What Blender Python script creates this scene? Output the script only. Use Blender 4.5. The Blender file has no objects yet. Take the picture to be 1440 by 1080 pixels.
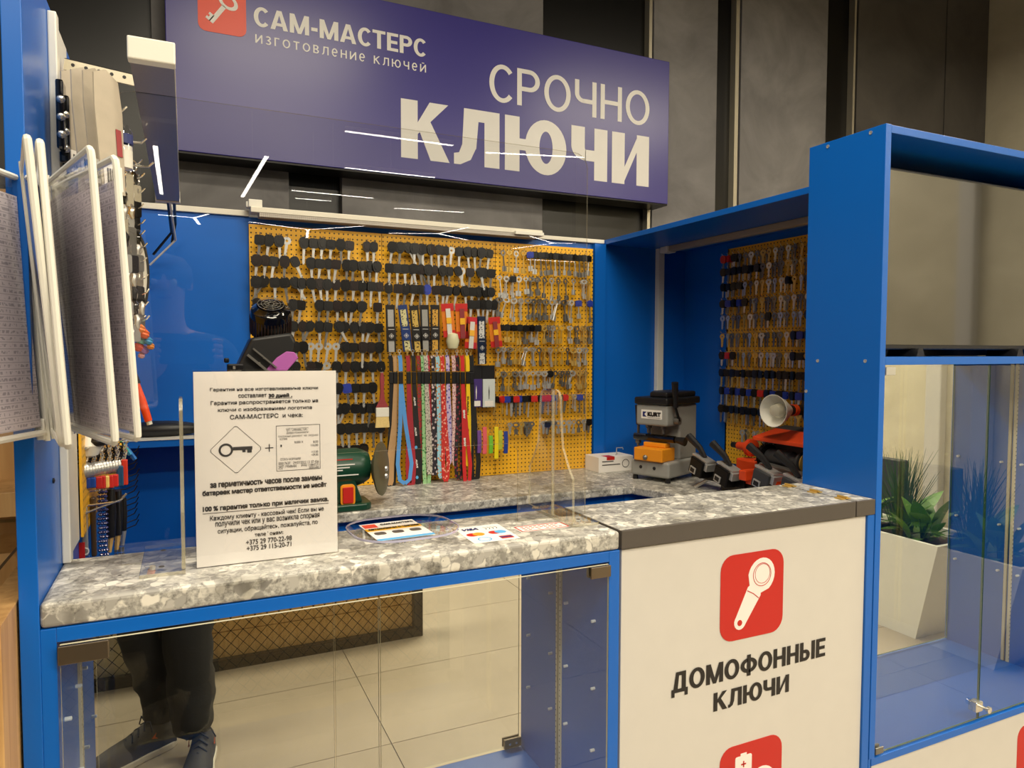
import bpy, bmesh, math, random
from math import sin, cos, pi, radians
from mathutils import Vector, Matrix
random.seed(7)
S = bpy.context.scene
COL = S.collection

# ---------------------------------------------------------------- camera
F = 989.33
CAM = Vector((0, 0, 1.38))
_y, _p, _r = .434409, .0472293, -.0022887
_f = Vector((sin(_y)*cos(_p), cos(_y)*cos(_p), -sin(_p)))
_rt = Vector((cos(_y), -sin(_y), 0)); _dn = _f.cross(_rt)
RT = _rt*cos(_r) + _dn*sin(_r); DN = _f.cross(RT)
cd = bpy.data.cameras.new('camera'); cam = bpy.data.objects.new('camera', cd); COL.objects.link(cam)
cam.matrix_world = Matrix(((RT.x, -DN.x, -_f.x, CAM.x), (RT.y, -DN.y, -_f.y, CAM.y), (RT.z, -DN.z, -_f.z, CAM.z), (0, 0, 0, 1)))
cd.sensor_width = 36; cd.lens = F/1440*36; cd.clip_start = .02; cd.clip_end = 60
S.camera = cam
def ray(u, v): return RT*((u-720)/F) + DN*((v-540)/F) + _f
def atY(u, v, y): d = ray(u, v); return CAM + d*(y/d.y)
def atX(u, v, x): d = ray(u, v); return CAM + d*(x/d.x)
def atZ(u, v, z): d = ray(u, v); return CAM + d*((z-CAM.z)/d.z)

# ---------------------------------------------------------------- world, lights, exposure
S.view_settings.view_transform = 'Standard'; S.view_settings.look = 'None'
S.view_settings.exposure = 0.0; S.view_settings.gamma = 1.0; S.view_settings.use_curve_mapping = False
w = bpy.data.worlds.new('hall'); S.world = w; w.use_nodes = True
w.node_tree.nodes['Background'].inputs[0].default_value = (1, .9, .75, 1)
w.node_tree.nodes['Background'].inputs[1].default_value = .10
WARM = (1, .885, .69)
def area(name, loc, sx, sy, power, target=None, col=WARM):
    l = bpy.data.lights.new(name, 'AREA'); l.shape = 'RECTANGLE'; l.size = sx; l.size_y = sy; l.energy = power; l.color = col
    o = bpy.data.objects.new(name, l); COL.objects.link(o); o.location = loc
    if target: o.rotation_euler = (Vector(target)-Vector(loc)).to_track_quat('-Z', 'Y').to_euler()
    return o
area('added_area_light', (.2, -.9, 3.55), 2.4, .25, 105)  # unseen area lights added for more light, shaped like ceiling strips
area('added_area_light', (2.2, -2.4, 3.55), 2.6, .3, 120)
area('added_area_light', (-1.8, -2.2, 3.55), 2.4, .3, 70)
area('added_area_light', (.6, 1.0, 3.58), 1.2, .2, 46)
area('added_area_light', (3.6, .8, 3.55), 1.6, .25, 70)
area('added_area_light', (4.2, -2.5, 3.55), 2.4, .3, 130)

# ---------------------------------------------------------------- materials
def lin(c):
    c = c/255
    return c/12.92 if c <= .04045 else ((c+.055)/1.055)**2.4
def rgb(r, g, b): return (lin(r), lin(g), lin(b), 1)
def newmat(name):
    m = bpy.data.materials.new(name); m.use_nodes = True
    return m, m.node_tree, m.node_tree.nodes['Principled BSDF']
def mat(name, col, rough=.5, metal=0, spec=.5, emit=None, var=0, vscale=20, bump=0, coat=0, aniso=None):
    m, nt, b = newmat(name)
    b.inputs['Base Color'].default_value = col; b.inputs['Roughness'].default_value = rough; b.inputs['Metallic'].default_value = metal
    b.inputs['Specular IOR Level'].default_value = spec; b.inputs['Coat Weight'].default_value = coat
    if emit: b.inputs['Emission Color'].default_value = col; b.inputs['Emission Strength'].default_value = emit
    tc = nt.nodes.new('ShaderNodeTexCoord'); n = nt.nodes.new('ShaderNodeTexNoise'); n.inputs['Scale'].default_value = vscale; n.inputs['Detail'].default_value = 4
    nt.links.new(tc.outputs['Object'], n.inputs['Vector'])
    mr = nt.nodes.new('ShaderNodeMapRange'); mr.inputs[3].default_value = 1-max(var, .03); mr.inputs[4].default_value = 1+max(var, .03)
    nt.links.new(n.outputs['Fac'], mr.inputs[0])
    mx = nt.nodes.new('ShaderNodeVectorMath'); mx.operation = 'SCALE'; mx.inputs[0].default_value = col[:3]
    nt.links.new(mr.outputs[0], mx.inputs['Scale']); nt.links.new(mx.outputs[0], b.inputs['Base Color'])
    if bump:
        bp = nt.nodes.new('ShaderNodeBump'); bp.inputs['Strength'].default_value = bump; bp.inputs['Distance'].default_value = .002
        nt.links.new(n.outputs['Fac'], bp.inputs['Height']); nt.links.new(bp.outputs[0], b.inputs['Normal'])
    return m
def ramp(nt, stops):
    r = nt.nodes.new('ShaderNodeValToRGB'); e = r.color_ramp.elements
    e[0].position, e[0].color = stops[0]; e[1].position, e[1].color = stops[-1]
    for p, c in stops[1:-1]:
        q = e.new(p); q.color = c
    return r
M = {}
M['blue'] = mat('blue_laminate', rgb(8, 97, 192), .32, var=.03, vscale=6)
M['white'] = mat('white_laminate', rgb(206, 203, 197), .4)
M['whiteplastic'] = mat('white_plastic', rgb(228, 226, 216), .35)
M['lampwhite'] = mat('lamp_white_enamel', rgb(225, 220, 205), .4)
M['black'] = mat('black_plastic', rgb(22, 22, 24), .42, bump=.1, vscale=300)
M['blackgloss'] = mat('black_gloss', rgb(10, 10, 12), .12, coat=.5)
M['blackmetal'] = mat('black_steel', rgb(26, 25, 26), .35, .6)
M['keyblack'] = mat('key_head_rubber', rgb(17, 16, 16), .34, var=.35, vscale=80)
M['keybrown'] = mat('key_head_dark_brown', rgb(34, 24, 22), .34, var=.3, vscale=80)
M['keyblue'] = mat('key_head_blue', rgb(40, 60, 160), .4)
M['keyred'] = mat('key_head_red', rgb(200, 40, 35), .4)
M['steel'] = mat('nickel_steel', rgb(206, 206, 204), .34, .65)
M['steeldull'] = mat('dull_steel', rgb(128, 126, 122), .4, .7)
M['chrome'] = mat('chrome', rgb(228, 224, 214), .18, .8)
M['brass'] = mat('brass', rgb(214, 178, 96), .38, .6)
M['alu'] = mat('aluminium_rail', rgb(200, 192, 170), .4, .5)
M['taupe'] = mat('taupe_edging', rgb(80, 74, 69), .45)
M['red'] = mat('print_red', rgb(190, 32, 24), .45)
M['orangered'] = mat('orange_red_print', rgb(235, 75, 45), .4)
M['ink'] = mat('print_black', rgb(28, 24, 24), .5)
M['inkgrey'] = mat('print_dark_grey', rgb(62, 60, 60), .6)
M['letter'] = mat('banner_letter_white', rgb(232, 230, 225), .4)
M['paper'] = mat('paper_white', rgb(236, 232, 226), .6)
M['bluepanel'] = mat('banner_violet_blue', rgb(62, 56, 138), .3, var=.04, vscale=2)
M['orange'] = mat('machine_orange', rgb(224, 72, 28), .4, bump=.05, vscale=200)
M['amber'] = mat('vise_amber', rgb(236, 150, 30), .4)
M['machgrey'] = mat('machine_grey_paint', rgb(150, 150, 146), .42, bump=.08, vscale=300)
M['darkgrey'] = mat('dark_grey_paint', rgb(58, 60, 64), .45)
M['green'] = mat('machine_dark_green', rgb(20, 62, 44), .35)
M['pink'] = mat('purple_pink_pad', rgb(178, 92, 176), .6)
M['magenta'] = mat('pink_plastic', rgb(236, 90, 110), .35)
M['yellow'] = mat('yellow_fabric', rgb(240, 205, 20), .6)
M['skin'] = mat('skin', rgb(205, 155, 125), .5)
M['trouser'] = mat('dark_tracksuit_cloth', rgb(24, 26, 32), .8, bump=.4, vscale=120)
M['jacket'] = mat('dark_jacket_cloth', rgb(40, 44, 58), .8)
M['shoe'] = mat('grey_shoe_mesh', rgb(62, 60, 62), .7, var=.2, vscale=60)
M['shoeblue'] = mat('navy_shoe_fabric', rgb(22, 34, 60), .7)
M['sole'] = mat('white_sole', rgb(220, 214, 200), .5)
M['hair'] = mat('dark_hair', rgb(38, 28, 22), .7)
M['beige'] = mat('beige_wall', rgb(206, 194, 160), .7, var=.05, vscale=1.5)
M['planter'] = mat('white_planter', rgb(240, 239, 230), .45)
M['leaf'] = mat('leaf_green', rgb(92, 140, 40), .45, var=.25, vscale=14)
M['grass'] = mat('grass_green', rgb(52, 92, 42), .5, var=.3, vscale=20)
M['ceilblack'] = mat('ceiling_black', rgb(18, 18, 18), .9)
M['cable'] = mat('cable_black', rgb(14, 14, 14), .4)
M['bristle'] = mat('brush_bristle', rgb(222, 196, 130), .8, var=.2, vscale=200)
M['maroon'] = mat('maroon_handle', rgb(150, 62, 66), .35)
M['sensor'] = mat('clear_pin', rgb(220, 225, 230), .15)
M['clamp'] = mat('brushed_clamp', rgb(120, 108, 92), .35, .85)
M['tube'] = mat('lit_tube', (1, .94, .84, 1), .5, emit=26)

def stone():
    m, nt, b = newmat('stone_laminate')
    tc = nt.nodes.new('ShaderNodeTexCoord'); L = nt.links.new
    n0 = nt.nodes.new('ShaderNodeTexNoise'); n0.inputs['Scale'].default_value = 25; n0.inputs['Detail'].default_value = 3
    L(tc.outputs['Object'], n0.inputs['Vector'])
    wv = nt.nodes.new('ShaderNodeMixRGB'); wv.inputs[0].default_value = .03; L(tc.outputs['Object'], wv.inputs[1]); L(n0.outputs['Color'], wv.inputs[2])
    v = nt.nodes.new('ShaderNodeTexVoronoi'); v.inputs['Scale'].default_value = 62; v.inputs['Randomness'].default_value = 1; L(wv.outputs[0], v.inputs['Vector'])
    vd = nt.nodes.new('ShaderNodeTexVoronoi'); vd.inputs['Scale'].default_value = 62; vd.feature = 'DISTANCE_TO_EDGE'; L(wv.outputs[0], vd.inputs['Vector'])
    sep = nt.nodes.new('ShaderNodeSeparateColor'); L(v.outputs['Color'], sep.inputs[0])
    r1 = ramp(nt, [(0, rgb(128, 126, 122)), (.35, rgb(176, 174, 168)), (.6, rgb(206, 203, 194)), (.86, rgb(222, 219, 208)), (1, rgb(234, 230, 220))]); L(sep.outputs[0], r1.inputs[0])
    n1 = nt.nodes.new('ShaderNodeTexNoise'); n1.inputs['Scale'].default_value = 110; n1.inputs['Detail'].default_value = 8; n1.inputs['Roughness'].default_value = .7; L(tc.outputs['Object'], n1.inputs['Vector'])
    r2 = ramp(nt, [(.34, rgb(112, 110, 106)), (.47, rgb(160, 158, 152)), (.6, rgb(196, 194, 186)), (.72, rgb(226, 223, 214))]); L(n1.outputs['Fac'], r2.inputs[0])
    re = ramp(nt, [(0, (0, 0, 0, 1)), (.10, (1, 1, 1, 1))]); L(vd.outputs['Distance'], re.inputs[0])
    r3 = ramp(nt, [(.50, (0, 0, 0, 1)), (.54, (1, 1, 1, 1))]); L(sep.outputs[1], r3.inputs[0])
    mu = nt.nodes.new('ShaderNodeMath'); mu.operation = 'MULTIPLY'; L(re.outputs[0], mu.inputs[0]); L(r3.outputs[0], mu.inputs[1])
    mx = nt.nodes.new('ShaderNodeMixRGB'); L(mu.outputs[0], mx.inputs[0]); L(r2.outputs[0], mx.inputs[1]); L(r1.outputs[0], mx.inputs[2])
    n2 = nt.nodes.new('ShaderNodeTexNoise'); n2.inputs['Scale'].default_value = 18; n2.inputs['Detail'].default_value = 5; L(tc.outputs['Object'], n2.inputs['Vector'])
    r4 = ramp(nt, [(.34, rgb(176, 174, 168)), (.5, (1, 1, 1, 1))]); L(n2.outputs['Fac'], r4.inputs[0])
    m2 = nt.nodes.new('ShaderNodeMixRGB'); m2.blend_type = 'MULTIPLY'; m2.inputs[0].default_value = .8; L(mx.outputs[0], m2.inputs[1]); L(r4.outputs[0], m2.inputs[2])
    n3 = nt.nodes.new('ShaderNodeTexVoronoi'); n3.inputs['Scale'].default_value = 55; L(wv.outputs[0], n3.inputs['Vector'])
    s3 = nt.nodes.new('ShaderNodeSeparateColor'); L(n3.outputs['Color'], s3.inputs[0])
    lt = nt.nodes.new('ShaderNodeMath'); lt.operation = 'LESS_THAN'; lt.inputs[1].default_value = .12; L(n3.outputs['Distance'], lt.inputs[0])
    gt = nt.nodes.new('ShaderNodeMath'); gt.operation = 'GREATER_THAN'; gt.inputs[1].default_value = .86; L(s3.outputs[0], gt.inputs[0])
    mm = nt.nodes.new('ShaderNodeMath'); mm.operation = 'MULTIPLY'; L(lt.outputs[0], mm.inputs[0]); L(gt.outputs[0], mm.inputs[1])
    m3 = nt.nodes.new('ShaderNodeMixRGB'); L(mm.outputs[0], m3.inputs[0]); L(m2.outputs[0], m3.inputs[1]); m3.inputs[2].default_value = rgb(60, 56, 52)
    L(m3.outputs[0], b.inputs['Base Color']); b.inputs['Roughness'].default_value = .42
    return m
M['stone'] = stone()
def concrete(name, c0, c1, rough=.6):
    m, nt, b = newmat(name); L = nt.links.new
    tc = nt.nodes.new('ShaderNodeTexCoord')
    n = nt.nodes.new('ShaderNodeTexNoise'); n.inputs['Scale'].default_value = 2.2; n.inputs['Detail'].default_value = 9; n.inputs['Roughness'].default_value = .6
    n.inputs['Distortion'].default_value = .6
    L(tc.outputs['Object'], n.inputs['Vector']); r = ramp(nt, [(.3, c0), (.72, c1)]); L(n.outputs['Fac'], r.inputs[0]); L(r.outputs[0], b.inputs['Base Color'])
    b.inputs['Roughness'].default_value = rough
    bp = nt.nodes.new('ShaderNodeBump'); bp.inputs['Strength'].default_value = .15; L(n.outputs['Fac'], bp.inputs['Height']); L(bp.outputs[0], b.inputs['Normal'])
    return m
M['conc'] = concrete('grey_concrete_plaster', rgb(100, 98, 99), rgb(142, 140, 140))
M['concdark'] = concrete('dark_concrete_plaster', rgb(64, 61, 59), rgb(90, 86, 82))
M['conclight'] = concrete('beige_concrete_plaster', rgb(196, 188, 162), rgb(222, 214, 188))
M['tile'] = concrete('floor_tile', rgb(166, 154, 134), rgb(180, 168, 148), .35)
M['grout'] = mat('grout', rgb(96, 90, 78), .8)
def wood(name, c0, c1):
    m, nt, b = newmat(name); L = nt.links.new
    tc = nt.nodes.new('ShaderNodeTexCoord'); mp = nt.nodes.new('ShaderNodeMapping'); mp.inputs['Scale'].default_value = (14, 14, 1.2); L(tc.outputs['Object'], mp.inputs[0])
    n = nt.nodes.new('ShaderNodeTexNoise'); n.inputs['Scale'].default_value = 3; n.inputs['Detail'].default_value = 6; n.inputs['Distortion'].default_value = 1.2; L(mp.outputs[0], n.inputs['Vector'])
    r = ramp(nt, [(.3, c0), (.7, c1)]); L(n.outputs['Fac'], r.inputs[0]); L(r.outputs[0], b.inputs['Base Color']); b.inputs['Roughness'].default_value = .5
    return m
M['wood'] = wood('oak_veneer', rgb(176, 132, 80), rgb(206, 164, 108))
M['plank'] = wood('yellow_pine_board', rgb(186, 146, 84), rgb(214, 176, 112))
def perforated(name, col, pitch, rad, hx='X', hole=None):
    """perforated sheet: holes are see-through, or painted flat when a hole colour is given"""
    m, nt, b = newmat(name); L = nt.links.new
    b.inputs['Base Color'].default_value = col; b.inputs['Roughness'].default_value = .42
    tc = nt.nodes.new('ShaderNodeTexCoord'); sp = nt.nodes.new('ShaderNodeSeparateXYZ'); L(tc.outputs['Object'], sp.inputs[0])
    cs = []
    for ax in (hx, 'Z'):
        a = nt.nodes.new('ShaderNodeMath'); a.operation = 'DIVIDE'; a.inputs[1].default_value = pitch; L(sp.outputs[ax], a.inputs[0])
        f = nt.nodes.new('ShaderNodeMath'); f.operation = 'FRACT'; L(a.outputs[0], f.inputs[0])
        s = nt.nodes.new('ShaderNodeMath'); s.operation = 'SUBTRACT'; s.inputs[1].default_value = .5; L(f.outputs[0], s.inputs[0])
        p = nt.nodes.new('ShaderNodeMath'); p.operation = 'POWER'; p.inputs[1].default_value = 2; L(s.outputs[0], p.inputs[0]); cs.append(p)
    ad = nt.nodes.new('ShaderNodeMath'); ad.operation = 'ADD'; L(cs[0].outputs[0], ad.inputs[0]); L(cs[1].outputs[0], ad.inputs[1])
    lt = nt.nodes.new('ShaderNodeMath'); lt.operation = 'GREATER_THAN'; lt.inputs[1].default_value = (rad/pitch)**2; L(ad.outputs[0], lt.inputs[0])
    if hole:
        mx = nt.nodes.new('ShaderNodeMixRGB'); L(lt.outputs[0], mx.inputs[0]); mx.inputs[1].default_value = hole; mx.inputs[2].default_value = col; L(mx.outputs[0], b.inputs['Base Color'])
    else: L(lt.outputs[0], b.inputs['Alpha'])
    return m
M['peg'] = perforated('yellow_perforated_steel', rgb(240, 180, 34), .0152, .0026, 'X', rgb(28, 18, 8))  # shaded dark of the holes is painted in as dots
M['pegY'] = perforated('yellow_perforated_steel_side', rgb(240, 180, 34), .0152, .0026, 'Y', rgb(28, 18, 8))
def glass(name, tint, refl=1.9, base=.0):
    m = bpy.data.materials.new(name); m.use_nodes = True; nt = m.node_tree; nt.nodes.clear(); L = nt.links.new
    o = nt.nodes.new('ShaderNodeOutputMaterial'); t = nt.nodes.new('ShaderNodeBsdfTransparent'); t.inputs[0].default_value = tint
    g = nt.nodes.new('ShaderNodeBsdfGlossy'); g.inputs['Roughness'].default_value = .004; g.inputs[0].default_value = (1, 1, 1, 1)
    fr = nt.nodes.new('ShaderNodeFresnel'); fr.inputs[0].default_value = 1.5
    ge = nt.nodes.new('ShaderNodeNewGeometry'); iv = nt.nodes.new('ShaderNodeMath'); iv.operation = 'SUBTRACT'; iv.inputs[0].default_value = 1; L(ge.outputs['Backfacing'], iv.inputs[1])
    mu = nt.nodes.new('ShaderNodeMath'); mu.operation = 'MULTIPLY'; mu.use_clamp = True; mu.inputs[1].default_value = refl; L(fr.outputs[0], mu.inputs[0])
    m2 = nt.nodes.new('ShaderNodeMath'); m2.operation = 'MULTIPLY'; L(mu.outputs[0], m2.inputs[0]); L(iv.outputs[0], m2.inputs[1])
    mx = nt.nodes.new('ShaderNodeMixShader'); L(m2.outputs[0], mx.inputs[0]); L(t.outputs[0], mx.inputs[1]); L(g.outputs[0], mx.inputs[2]); L(mx.outputs[0], o.inputs[0])
    return m
M['acrylic'] = glass('clear_acrylic', (.97, .97, .965, 1), 1.3)
M['glass'] = glass('door_glass', (.95, .965, .955, 1), 1.6)
M['film'] = glass('clear_film', (.97, .97, .975, 1), 1.6)
def edgeglass(name, tint, col, k):
    m = bpy.data.materials.new(name); m.use_nodes = True; nt = m.node_tree; b = nt.nodes['Principled BSDF']; L = nt.links.new
    b.inputs['Base Color'].default_value = col; b.inputs['Roughness'].default_value = .12
    t = nt.nodes.new('ShaderNodeBsdfTransparent'); t.inputs[0].default_value = tint; mx = nt.nodes.new('ShaderNodeMixShader'); mx.inputs[0].default_value = k
    L(t.outputs[0], mx.inputs[1]); L(b.outputs[0], mx.inputs[2]); L(mx.outputs[0], nt.nodes['Material Output'].inputs[0]); return m
M['acredge'] = edgeglass('acrylic_edge', (.82, .8, .74, 1), rgb(226, 218, 190), .27)
M['glassedge'] = mat('glass_edge_green', rgb(48, 84, 66), .2)
M['glasslight'] = mat('glass_edge_light', rgb(196, 190, 160), .25)
M['mirror'] = mat('mirror_silver', (.86, .83, .79, 1), .005, 1)
M['tvscreen'] = mat('television_screen', rgb(26, 25, 24), .06, spec=.9, coat=1)
def lineprint(name, paper, ink, ax, rows, cols):
    """a printed price list: grey rows of tiny type"""
    m, nt, b = newmat(name); L = nt.links.new
    tc = nt.nodes.new('ShaderNodeTexCoord'); sp = nt.nodes.new('ShaderNodeSeparateXYZ'); L(tc.outputs['Object'], sp.inputs[0])
    def math(op, a, v=None, c=None):
        n = nt.nodes.new('ShaderNodeMath'); n.operation = op
        if a is not None: L(a, n.inputs[0])
        if v is not None:
            if isinstance(v, (int, float)): n.inputs[1].default_value = v
            else: L(v, n.inputs[1])
        return n.outputs[0]
    row = math('FRACT', math('MULTIPLY', sp.outputs['Z'], rows))
    rule = math('LESS_THAN', row, .12)
    band = math('MULTIPLY', math('GREATER_THAN', row, .35), math('LESS_THAN', row, .78))
    n = nt.nodes.new('ShaderNodeTexNoise'); n.inputs['Scale'].default_value = 1; n.inputs['Detail'].default_value = 2
    mp = nt.nodes.new('ShaderNodeMapping'); mp.inputs['Scale'].default_value = (260, 260, rows*1.0); L(tc.outputs['Object'], mp.inputs[0]); L(mp.outputs[0], n.inputs['Vector'])
    tx = math('MULTIPLY', band, math('GREATER_THAN', n.outputs['Fac'], .53))
    tot = math('ADD', math('MULTIPLY', rule, .55), math('MULTIPLY', tx, .75))
    mx = nt.nodes.new('ShaderNodeMixRGB'); L(tot, mx.inputs[0]); mx.inputs[1].default_value = paper; mx.inputs[2].default_value = ink
    L(mx.outputs[0], b.inputs['Base Color']); b.inputs['Roughness'].default_value = .5
    return m
M['list'] = lineprint('price_list_print', rgb(236, 228, 234), rgb(160, 152, 166), 'X', 120, 4)
def checker(name, c0, c1, sc, rough=.7):
    m, nt, b = newmat(name); L = nt.links.new
    tc = nt.nodes.new('ShaderNodeTexCoord'); v = nt.nodes.new('ShaderNodeTexVoronoi'); v.inputs['Scale'].default_value = sc; L(tc.outputs['Object'], v.inputs['Vector'])
    r = ramp(nt, [(.28, c1), (.42, c0)]); L(v.outputs['Distance'], r.inputs[0]); L(r.outputs[0], b.inputs['Base Color']); b.inputs['Roughness'].default_value = rough
    return m

# ---------------------------------------------------------------- object helpers
OFF = {}
def tag(o, label=None, cat=None, group=None, kind=None):
    if label: o['label'] = label
    if cat: o['category'] = cat
    if group: o['group'] = group
    if kind: o['kind'] = kind
    return o
def thing(name, label, cat, loc=(0, 0, 0), group=None, rotz=0):
    o = bpy.data.objects.new(name, None); COL.objects.link(o); o.location = loc; o.rotation_euler = (0, 0, rotz); o.empty_display_size = .05
    OFF[o] = Matrix.Translation(Vector(loc)) @ Matrix.Rotation(rotz, 4, 'Z')
    return tag(o, label, cat, group)
class MB:
    def __init__(s): s.v = []; s.f = []; s.m = []; s.X = Matrix()
    def add(s, vs, fs, mi=0):
        n = len(s.v); s.v += [s.X @ Vector(v) for v in vs]; s.f += [tuple(n+i for i in f) for f in fs]; s.m += [mi]*len(fs) if isinstance(mi, int) else list(mi)
        return s
    def box(s, x0, x1, y0, y1, z0, z1, mi=0):
        if x0 > x1: x0, x1 = x1, x0
        if y0 > y1: y0, y1 = y1, y0
        if z0 > z1: z0, z1 = z1, z0
        v = [(x, y, z) for z in (z0, z1) for y in (y0, y1) for x in (x0, x1)]
        return s.add(v, [(0, 2, 3, 1), (4, 5, 7, 6), (0, 1, 5, 4), (2, 6, 7, 3), (0, 4, 6, 2), (1, 3, 7, 5)], mi)
    def prism(s, pts, o, a, b, d, mi=0, side=None):
        """polygon pts (p,q) -> o + a*p + b*q, extruded by vector d"""
        o, a, b, d = map(Vector, (o, a, b, d)); n = len(pts)
        v = [o+a*p+b*q for p, q in pts] + [o+a*p+b*q+d for p, q in pts]
        f = [tuple(range(n))[::-1], tuple(range(n, 2*n))] + [(i, (i+1) % n, n+(i+1) % n, n+i) for i in range(n)]
        return s.add(v, f, [mi, mi]+[mi if side is None else side]*n)
    def tube(s, pts, r, n=8, mi=0, cap=True):
        pts = [Vector(p) for p in pts]; rs = r if isinstance(r, (list, tuple)) else [r]*len(pts)
        vs = []; up = None
        for i, p in enumerate(pts):
            t = (pts[min(i+1, len(pts)-1)] - pts[max(i-1, 0)]).normalized()
            if up is None: up = Vector((0, 0, 1)) if abs(t.z) < .9 else Vector((1, 0, 0))
            a = t.cross(up).normalized(); b = a.cross(t).normalized(); up = b
            vs += [p + a*cos(2*pi*k/n)*rs[i] + b*sin(2*pi*k/n)*rs[i] for k in range(n)]
        fs = [(i*n+k, i*n+(k+1) % n, (i+1)*n+(k+1) % n, (i+1)*n+k) for i in range(len(pts)-1) for k in range(n)]
        if cap: fs += [tuple(range(n))[::-1], tuple((len(pts)-1)*n+k for k in range(n))]
        return s.add(vs, fs, mi)
    def lathe(s, prof, c, ax=(0, 0, 1), n=20, mi=0):
        """prof: (radius, height along ax)"""
        ax = Vector(ax).normalized(); c = Vector(c); u = ax.orthogonal().normalized(); w = ax.cross(u)
        vs = []
        for r, h in prof: vs += [c+ax*h+(u*cos(2*pi*k/n)+w*sin(2*pi*k/n))*max(r, 1e-5) for k in range(n)]
        fs = [(i*n+k, i*n+(k+1) % n, (i+1)*n+(k+1) % n, (i+1)*n+k) for i in range(len(prof)-1) for k in range(n)]
        return s.add(vs, fs + [tuple(range(n))[::-1], tuple((len(prof)-1)*n+k for k in range(n))], mi)
    def ribbon(s, pts, w, t=.0012, mi=0, ax=(1, 0, 0)):
        """strap along pts with its width in the XZ plane"""
        pts = [Vector(p) for p in pts]; ws = w if isinstance(w, (list, tuple)) else [w]*len(pts); vs = []
        for i, p in enumerate(pts):
            d = (pts[min(i+1, len(pts)-1)] - pts[max(i-1, 0)]); d = Vector((d.x, 0, d.z))
            if d.length < 1e-6: d = Vector((0, 0, 1))
            d.normalize(); q = Vector((d.z, 0, -d.x))
            if q.x < 0: q = -q
            for sx, sy in ((-1, -1), (1, -1), (1, 1), (-1, 1)): vs.append(p + q*sx*ws[i]/2 + Vector((0, sy*t/2, 0)))
        fs = [(i*4+k, i*4+(k+1) % 4, (i+1)*4+(k+1) % 4, (i+1)*4+k) for i in range(len(pts)-1) for k in range(4)]
        return s.add(vs, fs + [(3, 2, 1, 0), tuple((len(pts)-1)*4+k for k in range(4))], mi)
    def mesh(s, name, mats):
        me = bpy.data.meshes.new(name); me.from_pydata(s.v, [], s.f)
        for m in (mats if isinstance(mats, (list, tuple)) else [mats]): me.materials.append(M[m] if isinstance(m, str) else m)
        for p, i in zip(me.polygons, s.m): p.material_index = i
        bm = bmesh.new(); bm.from_mesh(me); bmesh.ops.recalc_face_normals(bm, faces=bm.faces); bm.to_mesh(me); bm.free()
        me.update(); return me
    def build(s, name, mats, parent=None, label=None, cat=None, group=None, kind=None, smooth=False, bevel=0, seg=2, local=False):
        if parent is not None and not local:
            X = OFF.get(parent)
            if X is not None: I = X.inverted(); s.v = [I @ v for v in s.v]
        me = s.mesh(name, mats)
        o = bpy.data.objects.new(name, me); COL.objects.link(o)
        if parent is not None: o.parent = parent
        OFF[o] = OFF.get(parent, Matrix()) if parent is not None else Matrix()
        if smooth: sm(o)
        if bevel:
            b = o.modifiers.new('b', 'BEVEL'); b.width = bevel; b.segments = seg; b.limit_method = 'ANGLE'; b.angle_limit = .6
        return tag(o, label, cat, group, kind)
def sm(o, ang=.7):
    me = o.data
    for p in me.polygons: p.use_smooth = True
    bm = bmesh.new(); bm.from_mesh(me)
    for e in bm.edges:
        if len(e.link_faces) == 2 and e.calc_face_angle(0) > ang: e.smooth = False
    bm.to_mesh(me); bm.free()
def rrect(w, h, r, n=4, cx=0, cy=0):
    p = []
    for sx, sy, a0 in ((1, 1, 0), (-1, 1, pi/2), (-1, -1, pi), (1, -1, 3*pi/2)):
        for k in range(n+1):
            a = a0+pi/2*k/n; p.append((cx+sx*(w/2-r)+r*cos(a), cy+sy*(h/2-r)+r*sin(a)))
    return p
def ell(rx, ry, cx=0, cy=0, n=20, a=0):
    return [(cx+rx*cos(2*pi*k/n)*cos(a)-ry*sin(2*pi*k/n)*sin(a), cy+rx*cos(2*pi*k/n)*sin(a)+ry*sin(2*pi*k/n)*cos(a)) for k in range(n)]
def ring(mb, ro, ri, o, a, b, d, n=24, sx=1, sy=1, mi=0):
    o, a, b, d = map(Vector, (o, a, b, d)); vs = []
    for r in (ro, ri):
        for e in (0, 1): vs += [o+a*(r*cos(2*pi*k/n)*sx)+b*(r*sin(2*pi*k/n)*sy)+d*e for k in range(n)]
    fs = []
    for k in range(n):
        j = (k+1) % n
        fs += [(k, j, n+j, n+k), (2*n+k, 2*n+j, 3*n+j, 3*n+k), (k, j, 2*n+j, 2*n+k), (n+k, n+j, 3*n+j, 3*n+k)]
    mb.add(vs, fs, mi)
_tc = {}
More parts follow.
